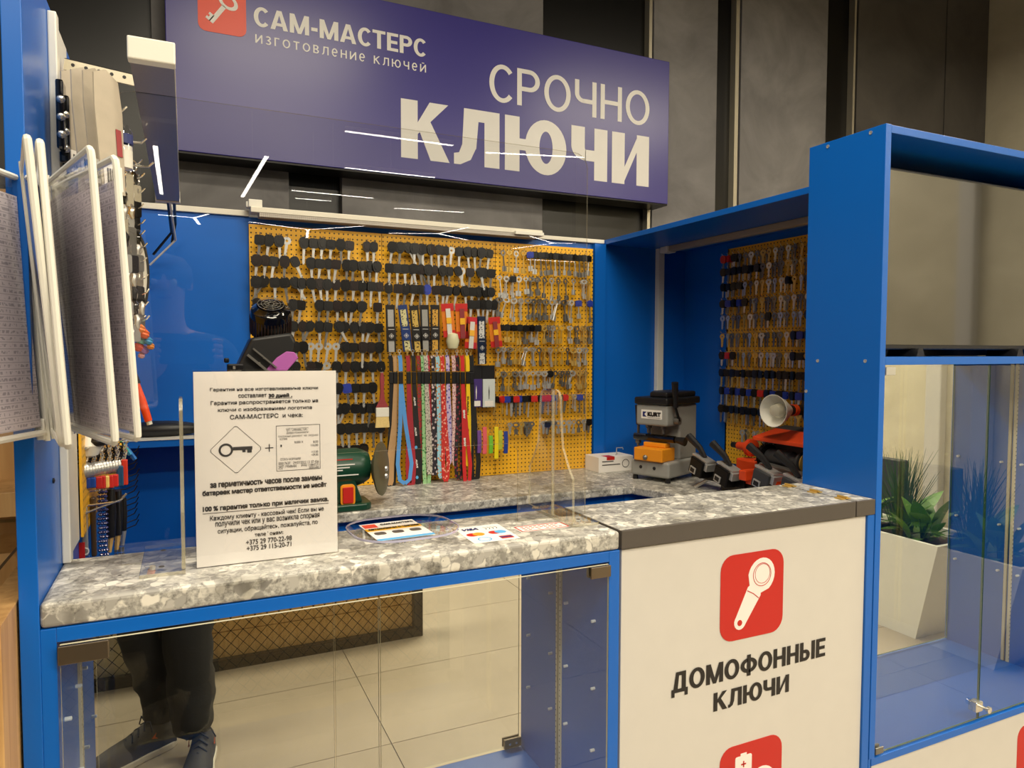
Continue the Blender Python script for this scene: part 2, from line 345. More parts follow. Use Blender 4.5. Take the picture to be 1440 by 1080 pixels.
def text(name, body, o, a, b, w, h, m, parent=None, bold=0, d=.0006, shear=0, spacing=1, label=None, line=1.0, align='CENTER', res=4):
    """lettering fitted to a w x h box whose lower-left corner is o; a, b unit vectors; bold thickens the strokes"""
    cu = bpy.data.curves.new('t', 'FONT'); cu.body = body; cu.align_x = align; cu.resolution_u = res; cu.shear = shear
    cu.space_character = spacing; cu.space_line = line
    to = bpy.data.objects.new('t', cu); COL.objects.link(to); bpy.context.view_layer.update()
    dg = bpy.context.evaluated_depsgraph_get(); me0 = bpy.data.meshes.new_from_object(to.evaluated_get(dg))
    bpy.data.objects.remove(to); bpy.data.curves.remove(cu)
    vs = [v.co.copy() for v in me0.vertices]; fs = [tuple(p.vertices) for p in me0.polygons]; bpy.data.meshes.remove(me0)
    if not vs: return None
    x0, x1 = min(v.x for v in vs), max(v.x for v in vs); y0, y1 = min(v.y for v in vs), max(v.y for v in vs)
    if not h: h = (y1-y0)/(x1-x0)*w
    sh = [(0, 0)] if not bold else [(bold*p, bold*q) for p in (-1, 0, 1) for q in (-1, 0, 1)]
    o, a, b = Vector(o), Vector(a), Vector(b); n = a.cross(b).normalized()
    I = OFF[parent].inverted() if parent is not None and parent in OFF else Matrix()
    V = []; Fc = []
    for dx, dy in sh:
        base = len(V)
        V += [I @ (o + a*((v.x-x0)/(x1-x0)*(w-2*bold)+bold+dx) + b*((v.y-y0)/(y1-y0)*(h-2*bold)+bold+dy) + n*(d+base*4e-5/max(len(vs), 1))) for v in vs]
        Fc += [tuple(base+i for i in f) for f in fs]
    me = bpy.data.meshes.new(name); me.from_pydata(V, [], Fc); me.materials.append(M[m] if isinstance(m, str) else m)
    ob = bpy.data.objects.new(name, me); COL.objects.link(ob)
    if parent is not None: ob.parent = parent
    OFF[ob] = OFF.get(parent, Matrix())
    if label: ob['label'] = label
    return ob
def textat(body, y, ll, lr, ul, m, parent, bold=0, **k):
    """lettering on the plane Y=y between the measured points: lower left, lower right, upper left"""
    p, q, r = atY(*ll, y), atY(*lr, y), atY(*ul, y)
    return text(k.pop('name', 'lettering'), body, (p.x, y, (p.z+q.z)/2), Vector((1, 0, 0)), Vector((0, 0, 1)), q.x-p.x, (r.z-p.z) if ul else None, m, parent, bold, **k)
def arc(cx, cy, ro, so, ri, si, a0, a1, n=14):
    """band between an outer (ro, so) and inner (ri, si) ellipse from angle a0 to a1 (degrees)"""
    A = [radians(a0+(a1-a0)*k/n) for k in range(n+1)]
    return [[(cx+ro*cos(p), cy+so*sin(p)), (cx+ro*cos(q), cy+so*sin(q)), (cx+ri*cos(q), cy+si*sin(q)), (cx+ri*cos(p), cy+si*sin(p))] for p, q in zip(A, A[1:])]
def R4(x0, x1, y0, y1): return [(x0, y0), (x1, y0), (x1, y1), (x0, y1)]
def glyph(c, s, t):
    """letter as convex pieces in a box 1 high; s = stem width, t = bar height; returns (width, pieces)"""
    W = .66+s*.25
    if c == ' ': return .35, []
    if c == '-': return .34, [R4(.02, .32, .5-t*.55-.12, .5+t*.55-.12)]
    if c == 'С': W = .74; return .64+s*.1, arc(W/2, .5, W/2, .51, W/2-s, .51-t, 42, 318, 28)
    if c == 'О': W = .80; return W, arc(W/2, .5, W/2, .51, W/2-s, .51-t, 0, 360, 36)
    if c == 'Ю': W = 1.08; return W, [R4(0, s, 0, 1), R4(s*.9, W*.38+s*.4, .5-t/2, .5+t/2)] + arc(W*.66, .5, W*.34, .51, W*.34-s, .51-t, 0, 360, 34)
    if c == 'Р': W = .66; return W, [R4(0, s, 0, 1), R4(s*.95, W*.55, 1-t, 1), R4(s*.95, W*.55, .40, .40+t)] + arc(W*.54, .70, W*.46, .30, W*.46-s, .30-t, -90, 90, 14)
    if c == 'Ч': W = .68; return W, [R4(W-s, W, 0, 1), R4(0, s, .62, 1), R4(.26, W-s*.95, .36, .36+t)] + arc(.27, .62, .27, .26, .27-s, .26-t, 180, 270, 10)
    if c in 'Н': return W, [R4(0, s, 0, 1), R4(W-s, W, 0, 1), R4(s*.95, W-s*.95, .5-t/2, .5+t/2)]
    if c == 'К': W = .72; return W, [R4(0, s, 0, 1), [(s*.9, .40), (s*.9+.02, .62), (W-s*1.15, 1), (W, 1)], [(s*1.0, .56), (s*1.0+s*.75, .68), (W+.02, 0), (W-s*1.1, 0)]]
    if c == 'Л': W = .74; return W, [R4(W-s, W, 0, 1), R4(.16, W-s*.95, 1-t, 1), [(.16, 1), (.13, .34), (.13+s*.9, .30), (.16+s, 1)], [(.13, .36), (.08, t), (.0, t*.9), (.0, 0), (.10, 0), (.13+s*.55, .10), (.13+s*.9, .32)]]
    if c in 'ИЙ': W = .74; g = [R4(0, s, 0, 1), R4(W-s, W, 0, 1), [(s*.9, 0), (s*.9, .28), (W-s*.9, 1), (W-s*.9, .72)]]; return W, g+([R4(W*.3, W*.7, 1.10, 1.10+t*.8)] if c == 'Й' else [])
    if c == 'А': W = .80; return W, [[(0, 0), (s*1.05, 0), (W/2+s*.30, 1), (W/2-s*.55, 1)], [(W-s*1.05, 0), (W, 0), (W/2+s*.55, 1), (W/2-s*.30, 1)], R4(.18, W-.18, .20, .20+t*.9)]
    if c == 'М': W = .90; return W, [R4(0, s, 0, 1), R4(W-s, W, 0, 1), [(0, 1), (s*1.1, 1), (W/2+s*.4, .0), (W/2-s*.4, 0)], [(W-s*1.1, 1), (W, 1), (W/2+s*.4, 0), (W/2-s*.4, 0)]]
    if c == 'Т': W = .66; return W, [R4(0, W, 1-t, 1), R4(W/2-s/2, W/2+s/2, 0, 1-t*.95)]
    if c == 'Е': W = .58; return W, [R4(0, s, 0, 1), R4(s*.95, W, 1-t, 1), R4(s*.95, W, 0, t), R4(s*.95, W*.93, .5-t/2, .5+t/2)]
    if c == 'Д': W = .82; return W, [R4(W-.10-s, W-.10, 0, 1), R4(.22, W-.10-s*.95, 1-t, 1), [(.22, 1), (.10, t*.9), (.10+s, t*.9), (.22+s*.8, 1)], R4(0, W, 0, t), R4(0, s*.75, -.20, t*.1), R4(W-s*.75, W, -.20, t*.1)]
    if c == 'Ф': W = .92; return W, [R4(W/2-s/2, W/2+s/2, -.04, 1.04)] + arc(W/2, .5, W/2, .38, W/2-s, .38-t, 0, 360, 32)
    if c == 'Ь' or c == 'Ы':
        W = .60; g = [R4(0, s, 0, 1), R4(s*.95, W*.55, .60-t, .60), R4(s*.95, W*.55, 0, t)] + arc(W*.54, .30, W*.46, .30, W*.46-s, .30-t, -90, 90, 12)
        return (W+s+.10, g+[R4(W+.10, W+.10+s, 0, 1)]) if c == 'Ы' else (W, g)
    if c == 'Г': W = .52; return W, [R4(0, s, 0, 1), R4(s*.95, W, 1-t, 1)]
    if c == 'В': W = .62; return W, [R4(0, s, 0, 1), R4(s*.95, W*.5, 1-t, 1), R4(s*.95, W*.5, 0, t), R4(s*.95, W*.5, .5-t/2, .5+t/2)] + arc(W*.5, .75-t*.1, W*.44, .25+t*.1, W*.44-s, .25-t*.9, -90, 90, 10) + arc(W*.5, .26, W*.5, .26+t*.1, W*.5-s, .26-t*.8, -90, 90, 10)
    if c == 'З': W = .56; return W, [R4(W*.3, W*.5, .5-t/2, .5+t/2)] + arc(W*.45, .75, W*.5, .25, W*.5-s, .25-t, -90, 150, 12) + arc(W*.45, .26, W*.55, .27, W*.55-s, .27-t, -150, 90, 12)
    if c == 'е': W = .66; return W, [R4(s*.8, W-s*.6, .5-t/2, .5+t/2)] + arc(W/2, .5, W/2, .51, W/2-s, .51-t, 0, 315, 28)
    return .5, []
def signtext(body, y, ll, lr, ul, m, parent, s, t, gap=.14, name='lettering', d=.0006):
    """block lettering on the plane Y=y fitted between measured corner points"""
    p, q, r = atY(*ll, y), atY(*lr, y), atY(*ul, y); w, h = q.x-p.x, r.z-p.z
    x = 0; parts = []
    for c in body:
        gw, ps = glyph(c, s, t); parts += [[(x+u, v) for u, v in po] for po in ps]; x += gw+gap
    x -= gap; I = OFF[parent].inverted(); V = []; Fc = []
    for i, po in enumerate(parts):
        n0 = len(V); V += [I @ Vector((p.x+u/x*w, y-d-(i % 5)*1.5e-5, p.z+v*h)) for u, v in po]; Fc.append(tuple(range(n0, n0+len(po))))
    me = bpy.data.meshes.new(name); me.from_pydata(V, [], Fc); me.materials.append(M[m])
    ob = bpy.data.objects.new(name, me); COL.objects.link(ob); ob.parent = parent; OFF[ob] = OFF[parent]; return ob
EX, EY, EZ = Vector((1, 0, 0)), Vector((0, 1, 0)), Vector((0, 0, 1))
ORD = ['first', 'second', 'third', 'fourth', 'fifth', 'sixth', 'seventh', 'eighth', 'ninth', 'tenth', 'eleventh', 'twelfth', 'thirteenth', 'fourteenth', 'fifteenth', 'sixteenth', 'seventeenth', 'eighteenth', 'nineteenth', 'twentieth', 'twenty-first', 'twenty-second', 'twenty-third', 'twenty-fourth']
def struct(name, mb, m, **k): return mb.build(name, m, kind='structure', **k)
def pane(mb, x0, x1, y0, y1, z0, z1, thin):
    """a sheet of glass: big faces material 0, edges material 1"""
    v = [(x, y, z) for z in (z0, z1) for y in (y0, y1) for x in (x0, x1)]
    fs = [(0, 2, 3, 1), (4, 5, 7, 6), (0, 1, 5, 4), (2, 6, 7, 3), (0, 4, 6, 2), (1, 3, 7, 5)]
    mi = {'y': [1, 1, 0, 0, 1, 1], 'x': [1, 1, 1, 1, 0, 0], 'z': [0, 0, 1, 1, 1, 1]}[thin]
    return mb.add(v, fs, mi)

# ================================================================= SETTING
fl = struct('floor', MB().box(-9, 12, -16, 3.4, -.06, -.004), 'grout')
tw, th, g = 1.1, .556, .0016
far = MB()
vis = []
j0 = -27
tm = MB().box(-tw/2+g, tw/2-g, -th/2+g, th/2-g, -.012, 0).mesh('tile', 'tile')
for j in range(-27, 8):
    yc = .153+th*(j+.5)-th*1
    for i in range(-9, 11):
        xc = .633+tw*(i+.5)
        if -3.0 < xc < 5.4 and -4.6 < yc < 1.2:
            t = bpy.data.objects.new('tile', tm); COL.objects.link(t); t.parent = fl; t.location = (xc, yc, 0)
        elif yc < 3.2: far.box(xc-tw/2+g, xc+tw/2-g, yc-th/2+g, yc+th/2-g, -.012, 0)
far.build('distant_tiles', 'tile', fl, kind='stuff')
struct('ceiling', MB().box(-9, 12, -16, 3.4, 4.6, 4.7), 'ceilblack')
M['panelblack'] = mat('black_wall_panel', rgb(14, 13, 13), .3)
wb = struct('wall_back', MB().box(-9, 6, 3.40, 3.5, 0, 4.6), 'panelblack')
for x0, x1, m in ((-9, -.9, 'concdark'), (-.105, .438, 'conc'), (.676, 1.727, 'conc'), (2.43, 2.887, 'conc'), (3.07, 3.787, 'conc'), (4.065, 4.95, 'concdark'), (4.96, 5.43, 'concdark')):
    MB().box(x0, x1, 3.345, 3.40, 0, 4.6).build('concrete_panel', m, wb, bevel=.002)
for x0, x1 in ((2.405, 2.425), (3.035, 3.062), (4.04, 4.058)):
    MB().box(x0, x1, 3.355, 3.40, 0, 4.6).build('metal_strip', 'alu', wb)
struct('wall_right', MB().box(5.44, 5.54, -7, 3.4, 0, 4.6), 'conclight')
struct('wall_far_right', MB().box(12, 12.1, -16, 3.4, 0, 4.6), 'concdark')
struct('wall_left', MB().box(-9.1, -9, -16, 3.4, 0, 4.6), 'concdark')
struct('wall_front', MB().box(-9, 12, -16.1, -16, 0, 4.6), 'concdark')
tag(MB().box(5.36, 5.439, -1.19, -1.06, 0, 4.6).build('column', 'white', bevel=.01), kind='structure')

# hanging linear lamps behind the photographer (seen in the reflections)
LH = 3.6
def strip(mb, a, b, wd=.05):
    a = Vector(a); b = Vector(b); d = (b-a).normalized(); n = Vector((-d.y, d.x, 0))*wd/2
    mb.add([a-n, b-n, b+n, a+n, a-n+EZ*.05, b-n+EZ*.05, b+n+EZ*.05, a+n+EZ*.05], [(0, 1, 2, 3), (4, 7, 6, 5), (0, 4, 5, 1), (1, 5, 6, 2), (2, 6, 7, 3), (3, 7, 4, 0)], [0, 1, 1, 1, 1, 1])
def lp(u, v): p = atZ(u, v, LH); return (p.x, 2.43-p.y)
LAMPS = [('straight lamp reflected topmost in the acrylic screen', [((1.51, -4.86), (2.67, -4.86))]),
         ('straight lamp reflected just under the topmost one', [((1.8, -6.3), (2.95, -6.3))]),
         ('slanted lamp reflected left of the other lamps', [((.886, -6.17), (.79, -8.6))]),
         ('long thin lamp reflected below the blue banner', [((1.38, -7.84), (2.53, -7.85))]),
         ('short thin lamp reflected below the blue banner', [((1.5, -8.34), (2.02, -8.32))]),
         ('far straight lamp reflected above the back counter', [((3.0, -8.42), (4.1, -8.27))]),
         ('straight lamp reflected across the last large letters', [((3.1, -4.96), (4.25, -4.64))]),
         ('Y-shaped lamp reflected at the left on blue wall', [((-.37, -10.61), (.18, -10.65)), ((.18, -10.65), (.383, -10.2)), ((.18, -10.65), (.262, -11.3))]),
         ('Y-shaped lamp reflected over top left of pegboard', [((1.04, -10.65), (2.09, -11.02)), ((2.09, -11.02), (2.95, -10.19)), ((2.09, -11.02), (2.22, -12.0))]),
         ('Y-shaped lamp reflected over middle of pegboard', [((3.54, -10.76), (4.4, -10.4)), ((4.4, -10.4), (4.67, -9.53)), ((4.4, -10.4), (5.2, -10.9))]),
         ('lamp reflected beside the hanging linear lamp at the left', [(tuple(lp(218, 205)), tuple(lp(227, 273)))]),
         ('Y-shaped lamp reflected over top right of pegboard', [(lp(720, 350), lp(778, 342)), (lp(778, 342), lp(828, 342)), (lp(778, 342), lp(745, 332))]),
         ('straight lamp reflected over black-headed lever keys', [(lp(740, 365), lp(828, 369))]),
         ]
tube_m = M['tube']
for lab, segs in LAMPS:
    cx = segs[0][0][0]; cy = segs[0][0][1]
    t = thing('hanging_lamp', lab, 'ceiling light', (cx, cy, LH), 'linear lamps hanging over the hall')
    for a, b in segs:
        m1 = MB(); strip(m1, (a[0], a[1], LH), (b[0], b[1], LH)); m1.build('light_tube', ['tube', 'lampwhite'], t)
    for a, b in segs:
        wm = MB().tube([((a[0]+b[0])/2, (a[1]+b[1])/2, LH+.05), ((a[0]+b[0])/2, (a[1]+b[1])/2, 4.6)], .002, 5); wm.build('hanging_wire', 'steel', t)

# ================================================================= BANNER LIGHT BOX
bn = thing('banner_box', 'violet-blue shop banner with white lettering and red key emblem on the dark wall', 'sign', (1.2, 3.2, 2.19))
MB().box(-.05, 2.43, 3.2, 3.344, 2.19, 2.96).build('banner_body', 'bluepanel', bn, bevel=.003)
MB().box(-.05, 2.43, 3.205, 3.34, 2.182, 2.19).build('banner_underside', 'blackmetal', bn)
BY = 3.1995
def bpt(u, v): return atY(u, v, BY)
signtext('СРОЧНО', BY, (688, 141), (913, 171), (688, 88), 'letter', bn, .135, .12, .13)
signtext('КЛЮЧИ', BY, (564, 221), (912, 260), (564, 138), 'letter', bn, .25, .21, .09)
signtext('САМ-МАСТЕРС', BY, (357, 36), (599, 76), (357, 8.5), 'letter', bn, .20, .17, .08)
signtext('ИЗГОТОВЛеНИе КЛЮЧеЙ', BY, (359, 60), (599, 97), (359, 48), 'letter', bn, .15, .14, .34)
ic = MB(); ic.prism(rrect(.185, .2, .03), (.163, BY-.001, 2.785), EX, EZ, (0, .001, 0)); ic.build('key_emblem', 'orangered', bn)
k = MB(); o = Vector((.163, BY-.002, 2.785)); a = Vector((cos(.95), 0, sin(.95))); b = Vector((-a.z, 0, a.x))
ring(k, .036, .022, o+a*.04, a, b, (0, .001, 0), sx=.8, sy=1.15)
k.prism([(-.075, -.009), (.014, -.009), (.014, .009), (-.075, .009)], o, a, b, (0, .001, 0))
k.prism([(-.075, .005), (-.045, .005), (-.045, .026), (-.055, .026), (-.055, .018), (-.064, .018), (-.064, .026), (-.075, .026)], o, a, b, (0, .001, 0))
k.build('key_graphic', 'letter', bn)

# ================================================================= KIOSK SHELL
YF = 1.072; TOP = 1.05; YM = 1.258
# left side wall (22 mm board from the floor up)
t = thing('side_wall_board', 'tall blue laminate board at the left end of the counter', 'panel', (-.189, 1.5, 0))
MB().box(-.2, -.178, YF, 2.384, 0, 1.90).build('board', 'blue', t, bevel=.001)
MB().box(-.178, -.166, 1.262, 1.285, 1.05, 1.885).box(-.178, -.172, 1.285, 1.41, 1.05, 1.885).build('white_edging', 'whiteplastic', t, bevel=.002, label='white plastic edging strip')
MB().lathe([(.004, 0), (.004, .002), (.001, .003)], (-.178, 1.2, 1.19), EX, 10).build('screw_cap', 'black', t)
tag(MB().box(-.17, -.166, 1.41, 2.05, 1.055, 1.86).build('side_pegboard', 'pegY'), 'yellow perforated board on the left wall, covered with small goods', 'pegboard')

# back panel
t = thing('back_wall_board', 'blue laminate back wall of the kiosk behind the yellow pegboards', 'panel', (.8, 2.4, 0))
MB().box(-.178, 1.905, 2.385, 2.405, 0, 1.80).build('board', 'blue', t)
# right wall and niche
t = thing('niche_unit', 'blue corner niche with overhanging cornice around the key machines', 'cabinet', (1.9, 1.9, 0))
MB().box(1.905, 1.925, 1.29, 2.405, 0, 1.80).build('side_board', 'blue', t)
MB().box(1.502, 1.93, 1.29, 2.40, 1.797, 1.815).build('cornice_board', 'blue', t, bevel=.001)
MB().box(1.452, 1.502, 2.365, 2.384, .921, 1.797).build('filler_board', 'blue', t)

# back worktop with the cut inner corner
YB = 1.985
wt = MB()
pts = [(-.178, YB), (1.447, YB), (1.447, 1.81), (1.56, 1.80), (1.56, 1.31), (1.905, 1.31), (1.905, 2.385), (-.178, 2.385)]
pts = [(.20, YB), (1.37, YB), (1.43, 1.80), (1.43, 1.31), (1.905, 1.31), (1.905, 2.385), (.20, 2.385)]
wt.prism(pts, (0, 0, .892), EX, EY, (0, 0, .028))
tag(wt.build('back_worktop', 'stone', bevel=.005, seg=3), 'grey stone-look worktop along the back wall carrying the machines', 'worktop')
t = thing('back_base_cabinet', 'blue base cabinet carcass under the back worktop', 'cabinet', (.8, 2.1, 0))
MB().box(.21, 1.36, YB+.03, YB+.048, .08, .891).build('front_panel', 'blue', t)
MB().box(1.455, 1.473, 1.32, 2.38, .08, .891).box(1.36, 1.455, 2.01, 2.028, .08, .891).build('return_panel', 'blue', t)
MB().box(.21, 1.455, 2.07, 2.085, 0, .08).build('plinth', 'black', t)
MB().box(.205, .223, YB+.05, 2.384, .0, .891).build('side_panel', 'blue', t)
# shelf on the back wall at left
t = thing('wall_shelf', 'narrow blue shelf on the back wall beside the sign sheet', 'shelf', (-.05, 2.3, 1.13))
MB().box(-.165, .186, 2.19, 2.385, 1.108, 1.128).build('shelf_board', 'blue', t, bevel=.001)
MB().box(-.165, .186, 2.188, 2.385, 1.128, 1.131).build('shelf_lining', 'whiteplastic', t, label='pale top face')

# front counter slab
c = MB()
c.box(-.178, .716, 1.072, 1.29, 1.016, 1.05)
tag(c.build('counter_top', 'stone', bevel=.006, seg=3), 'grey speckled stone-look counter top at the left with the sign sheet on it', 'worktop')
# flap
t = thing('flap_counter_top', 'lift-up grey counter flap with taupe edging over the white service door', 'worktop', (1.03, 1.18, 1.03))
MB().box(.722, 1.330, 1.078, 1.288, 1.018, 1.05).build('slab', 'stone', t)
MB().box(.720, 1.332, 1.072, 1.078, 1.016, 1.0505).box(.7195, .722, 1.078, 1.288, 1.016, 1.05).build('front_edging', 'taupe', t, bevel=.001, label='taupe plastic front edging')
flap = t
t = thing('fixed_counter_end', 'small fixed grey counter piece between flap and tall cabinet', 'worktop', (1.36, 1.18, 1.03))
MB().box(1.336, 1.394, 1.078, 1.288, 1.018, 1.05).build('slab', 'stone', t)
MB().box(1.335, 1.394, 1.072, 1.078, 1.016, 1.0505).build('front_edging', 'taupe', t, bevel=.001)
for y in (1.262, 1.185, 1.108):
    h = MB().box(1.319, 1.331, y-.010, y+.010, 1.0505, 1.0525).box(1.335, 1.347, y-.010, y+.010, 1.0505, 1.0525).build('hinge', 'brass', flap, label='brass hinge')
    MB().tube([(1.333, y-.013, 1.054), (1.333, y+.013, 1.054)], .003).build('pin', 'brass', h)

# left display cabinet ------------------------------------------------
dc = thing('display_cabinet', 'blue glass-fronted display cabinet with mirror back under the left counter', 'cabinet', (.27, 1.16, 0))
MB().box(-.178, -.160, YF+.001, 1.285, 0, 1.015).build('side_panel', 'blue', dc, bevel=.0008)
MB().box(.694, .7165, YF+.001, 1.285, 0, 1.015).build('side_panel', 'blue', dc, bevel=.0008)
MB().box(-.160, .694, YF+.001, 1.285, .996, 1.015).build('top_rail', 'blue', dc, bevel=.0008)
MB().box(-.160, .694, YF+.001, 1.285, .442, .460).build('bottom_board', 'blue', dc, bevel=.0008)
MB().box(-.160, .694, YF+.012, YF+.03, .0, .441).build('plinth_panel', 'white', dc)
MB().box(-.159, .693, YM, YM+.004, .461, .995).build('mirror', 'mirror', dc)
MB().box(-.160, .694, YM+.005, 1.27, .461, .995).build('back_board', 'blue', dc)
for x0, x1 in ((-.156, .2665), (.2695, .690)):
    pane(MB(), x0, x1, YF-.0045, YF+.0005, .462, .9935, 'y').build('glass_door', ['glass', 'glasslight'], dc)
for x0, x1, z0, z1 in ((-.158, -.100, .968, .993), (.650, .692, .972, .993), (-.158, -.116, .463, .484), (.650, .692, .463, .484)):
    hc = MB().box(x0, x1, YF-.009, YF-.005, z0, z1).box(x0, x1, YF+.001, YF+.008, z0, z1).build('hinge_clamp', 'clamp', dc, bevel=.001)
    MB().lathe([(.0028, 0), (.0028, .002)], ((x0+x1)/2-.008, YF+.008, (z0+z1)/2), EY, 8).lathe([(.0028, 0), (.0028, .002)], ((x0+x1)/2+.008, YF+.008, (z0+z1)/2), EY, 8).build('clamp_screw', 'chrome', hc)
railm = perforated('slotted_rail', rgb(206, 198, 176), .012, .0016, 'Y', rgb(70, 66, 58)); M['rail'] = railm
MB().box(.690, .694, 1.248, 1.256, .461, .995).build('shelf_rail', 'rail', dc)
MB().box(-.160, -.156, 1.248, 1.256, .461, .995).build('shelf_rail', 'rail', dc)
for x, s in ((.694, -1), (-.160, 1)):
    for y in (1.12, 1.225):
        for z in (.62, .74, .87):
            MB().lathe([(.003, 0), (.003, .008), (.001, .009)], (x, y, z), (s, 0, 0), 8).build('shelf_pin', 'sensor', dc, smooth=True)

# service door (white panel) ------------------------------------------
sd = thing('service_door', 'white service door with red icons and black lettering under the flap', 'door', (1.05, 1.09, 0))
MB().box(.724, 1.372, 1.078, 1.094, .02, 1.014).build('door_leaf', 'white', sd, bevel=.0008)
MB().box(1.373, 1.394, 1.0735, 1.10, 0, 1.015).build('frame_board', 'blue', sd)
DY = 1.0775
def dpt(u, v): return atY(u, v, DY)
def plate(name, pts, m, parent, y, d=.0006):
    return MB().prism(pts, (0, y-d, 0), EX, EZ, (0, d, 0)).build(name, m, parent)
ctr = dpt(1058, 836)
plate('red_icon', rrect(.168, .176, .032, 6, ctr.x, ctr.z), 'red', sd, DY)
a = Vector((cos(radians(58)), 0, sin(radians(58)))); b = Vector((-a.z, 0, a.x)); o = Vector((ctr.x, DY-.0006, ctr.z))
fob = []
for k_ in range(17):
    q = -pi*.62+2*pi*.62*k_/16; fob.append((.043+.036*cos(q)*1.05, .035*sin(q)))
fob += [(.012, .0175), (.008, .0200), (-.058, .0150)]
fob += [(-.062+.015*cos(q), .015*sin(q)) for q in [pi/2+pi*k_/8 for k_ in range(9)]]
fob += [(-.058, -.0150), (.008, -.0200), (.012, -.0175)]
MB().prism(fob, o-EY*.0006, a, b, (0, .0006, 0)).build('fob_graphic', 'letter', sd)
q = MB(); ring(q, .0245, .0232, o+a*.046-EY*.001, a, b, (0, .0004, 0)); ring(q, .0205, .0196, o+a*.048-EY*.001, a, b, (0, .0004, 0))
q.prism(ell(.0062, .0062, -.063, 0), o-EY*.001, a, b, (0, .0004, 0)); q.prism([(.0, -.018), (.0018, -.018), (.0035, 0), (.0018, .018), (.0, .018), (.0018, 0)], o-EY*.001, a, b, (0, .0004, 0))
q.build('fob_outline', 'red', sd)
p1 = dpt(945, 976); p2 = dpt(1160, 918)
signtext('ДОМОФОННЫЕ', DY, (944, 976), (1160, 924), (944, 947), 'ink', sd, .21, .18, .07)
signtext('КЛЮЧИ', DY, (1003, 1001), (1109, 974), (1003, 975), 'ink', sd, .21, .18, .07)
c2 = dpt(1056, 1100)
plate('red_icon', rrect(.168, .176, .032, 6, c2.x, c2.z), 'red', sd, DY)
bt = MB(); bt.prism(rrect(.044, .07, .004, 3, c2.x-.022, c2.z+.028), (0, DY-.0012, 0), EX, EZ, (0, .0006, 0)); bt.box(c2.x-.03, c2.x-.014, DY-.0012, DY-.0006, c2.z+.063, c2.z+.068)
ring(bt, .038, .032, (c2.x+.03, DY-.0012, c2.z-.01), EX, EZ, (0, .0006, 0)); bt.build('battery_graphic', 'letter', sd)
MB().box(c2.x-.0285, c2.x-.0155, DY-.0016, DY-.0012, c2.z+.0435, c2.z+.0465).box(c2.x-.0235, c2.x-.0205, DY-.0016, DY-.0012, c2.z+.0385, c2.z+.0515).build('plus_mark', 'red', sd)

# tall right cabinet ---------------------------------------------------
tc = thing('tall_cabinet', 'tall blue cabinet with television niche above a glass display', 'cabinet', (1.8, 1.18, 0))
XR = 2.222
MB().box(1.396, 1.414, YF, 1.28, .451, 1.878).box(1.396, 1.4035, YF+.002, 1.28, 0, .451).build('side_panel', 'blue', tc, bevel=.0008)
MB().box(XR, XR+.018, YF, 1.28, 0, 1.878).build('side_panel', 'blue', tc, bevel=.0008)
MB().box(1.4145, XR, YF+.0005, 1.28, 1.860, 1.877).build('top_panel', 'blue', tc, bevel=.0008)
MB().box(1.4145, XR, YF+.0005, 1.28, 1.350, 1.368).build('middle_shelf', 'blue', tc, bevel=.0008)
MB().box(1.404, XR, YF+.0005, 1.28, .433, .451).build('bottom_board', 'blue', tc, bevel=.0008)
MB().box(1.4145, XR, 1.27, 1.276, 1.369, 1.86).build('back_board', 'blackmetal', tc)
MB().box(1.415, XR, YM, YM+.004, .452, 1.349).build('mirror', 'mirror', tc)
MB().box(1.415, XR, YM+.005, 1.27, .452, 1.349).build('back_board', 'blue', tc)
MB().box(1.41, XR, YF+.005, YF+.02, 0, .432).build('plinth_panel', 'white', tc)
gx = atY(1378, 900, YF+.006).x
pane(MB(), 1.418, gx, YF+.004, YF+.009, .456, 1.347, 'y').build('glass_door', ['glass', 'glassedge'], tc)
pane(MB(), gx+.003, XR-.003, YF+.004, YF+.009, .456, 1.347, 'y').build('glass_door', ['glass', 'glassedge'], tc)
for x0, x1, z0, z1, m in ((1.417, 1.448, 1.327, 1.345, 'whiteplastic'), (1.417, 1.443, .457, .472, 'steeldull')):
    MB().box(x0, x1, YF-.001, YF+.003, z0, z1).box(x0, x1, YF+.010, YF+.016, z0, z1).build('hinge_clamp', 'steel' if m != 'steeldull' else m, tc, bevel=.001)
lk = MB().box(gx-.020, gx+.006, YF-.004, YF+.018, .478, .503).build('door_lock', 'chrome', tc, bevel=.002)
MB().lathe([(.004, 0), (.004, .012), (.0085, .014), (.0085, .02), (.004, .022)], (gx, YF-.004, .490), -EY, 12).build('lock_knob', 'chrome', lk, smooth=True)
MB().box(XR-.004, XR, 1.247, 1.255, .452, 1.349).build('shelf_rail', 'rail', tc)
for z in (.72, .86, 1.05):
    for y in (1.10, 1.23): MB().lathe([(.0035, 0), (.0035, .009), (.001, .010)], (XR, y, z), (-1, 0, 0), 8).build('shelf_pin', 'sensor', tc, smooth=True)
for u, v in ((1164.3, 206), (1224.5, 186.5), (1150, 507.3), (1216.7, 507.7), (1133.7, 550)):
    p = atX(u, v, 1.396)
    MB().lathe([(.0042, 0), (.0042, .001), (.002, .0004), (.0016, .0004)], p, (-1, 0, 0), 12).build('cabinet_screw', 'steel', tc)
c3 = Vector((2.03, 0, .30))
plate('red_icon', rrect(.168, .176, .032, 6, 2.052, .305), 'red', tc, YF+.005)
# television
tv = thing('television', 'black flat television standing in the upper niche of the tall cabinet', 'television', (1.8, 1.15, 1.38))
MB().box(1.44, 2.20, 1.150, 1.185, 1.385, 1.815).build('housing', 'black', tv, bevel=.003)
MB().box(1.448, 2.192, 1.1485, 1.1502, 1.397, 1.808).build('screen', 'tvscreen', tv)
for x in (1.6, 2.0): MB().prism([(0, 0), (.03, 0), (.022, .02), (.008, .02)], (x, 1.13, 1.3685), EX, EZ, (0, .08, 0)).build('stand_foot', 'black', tv)

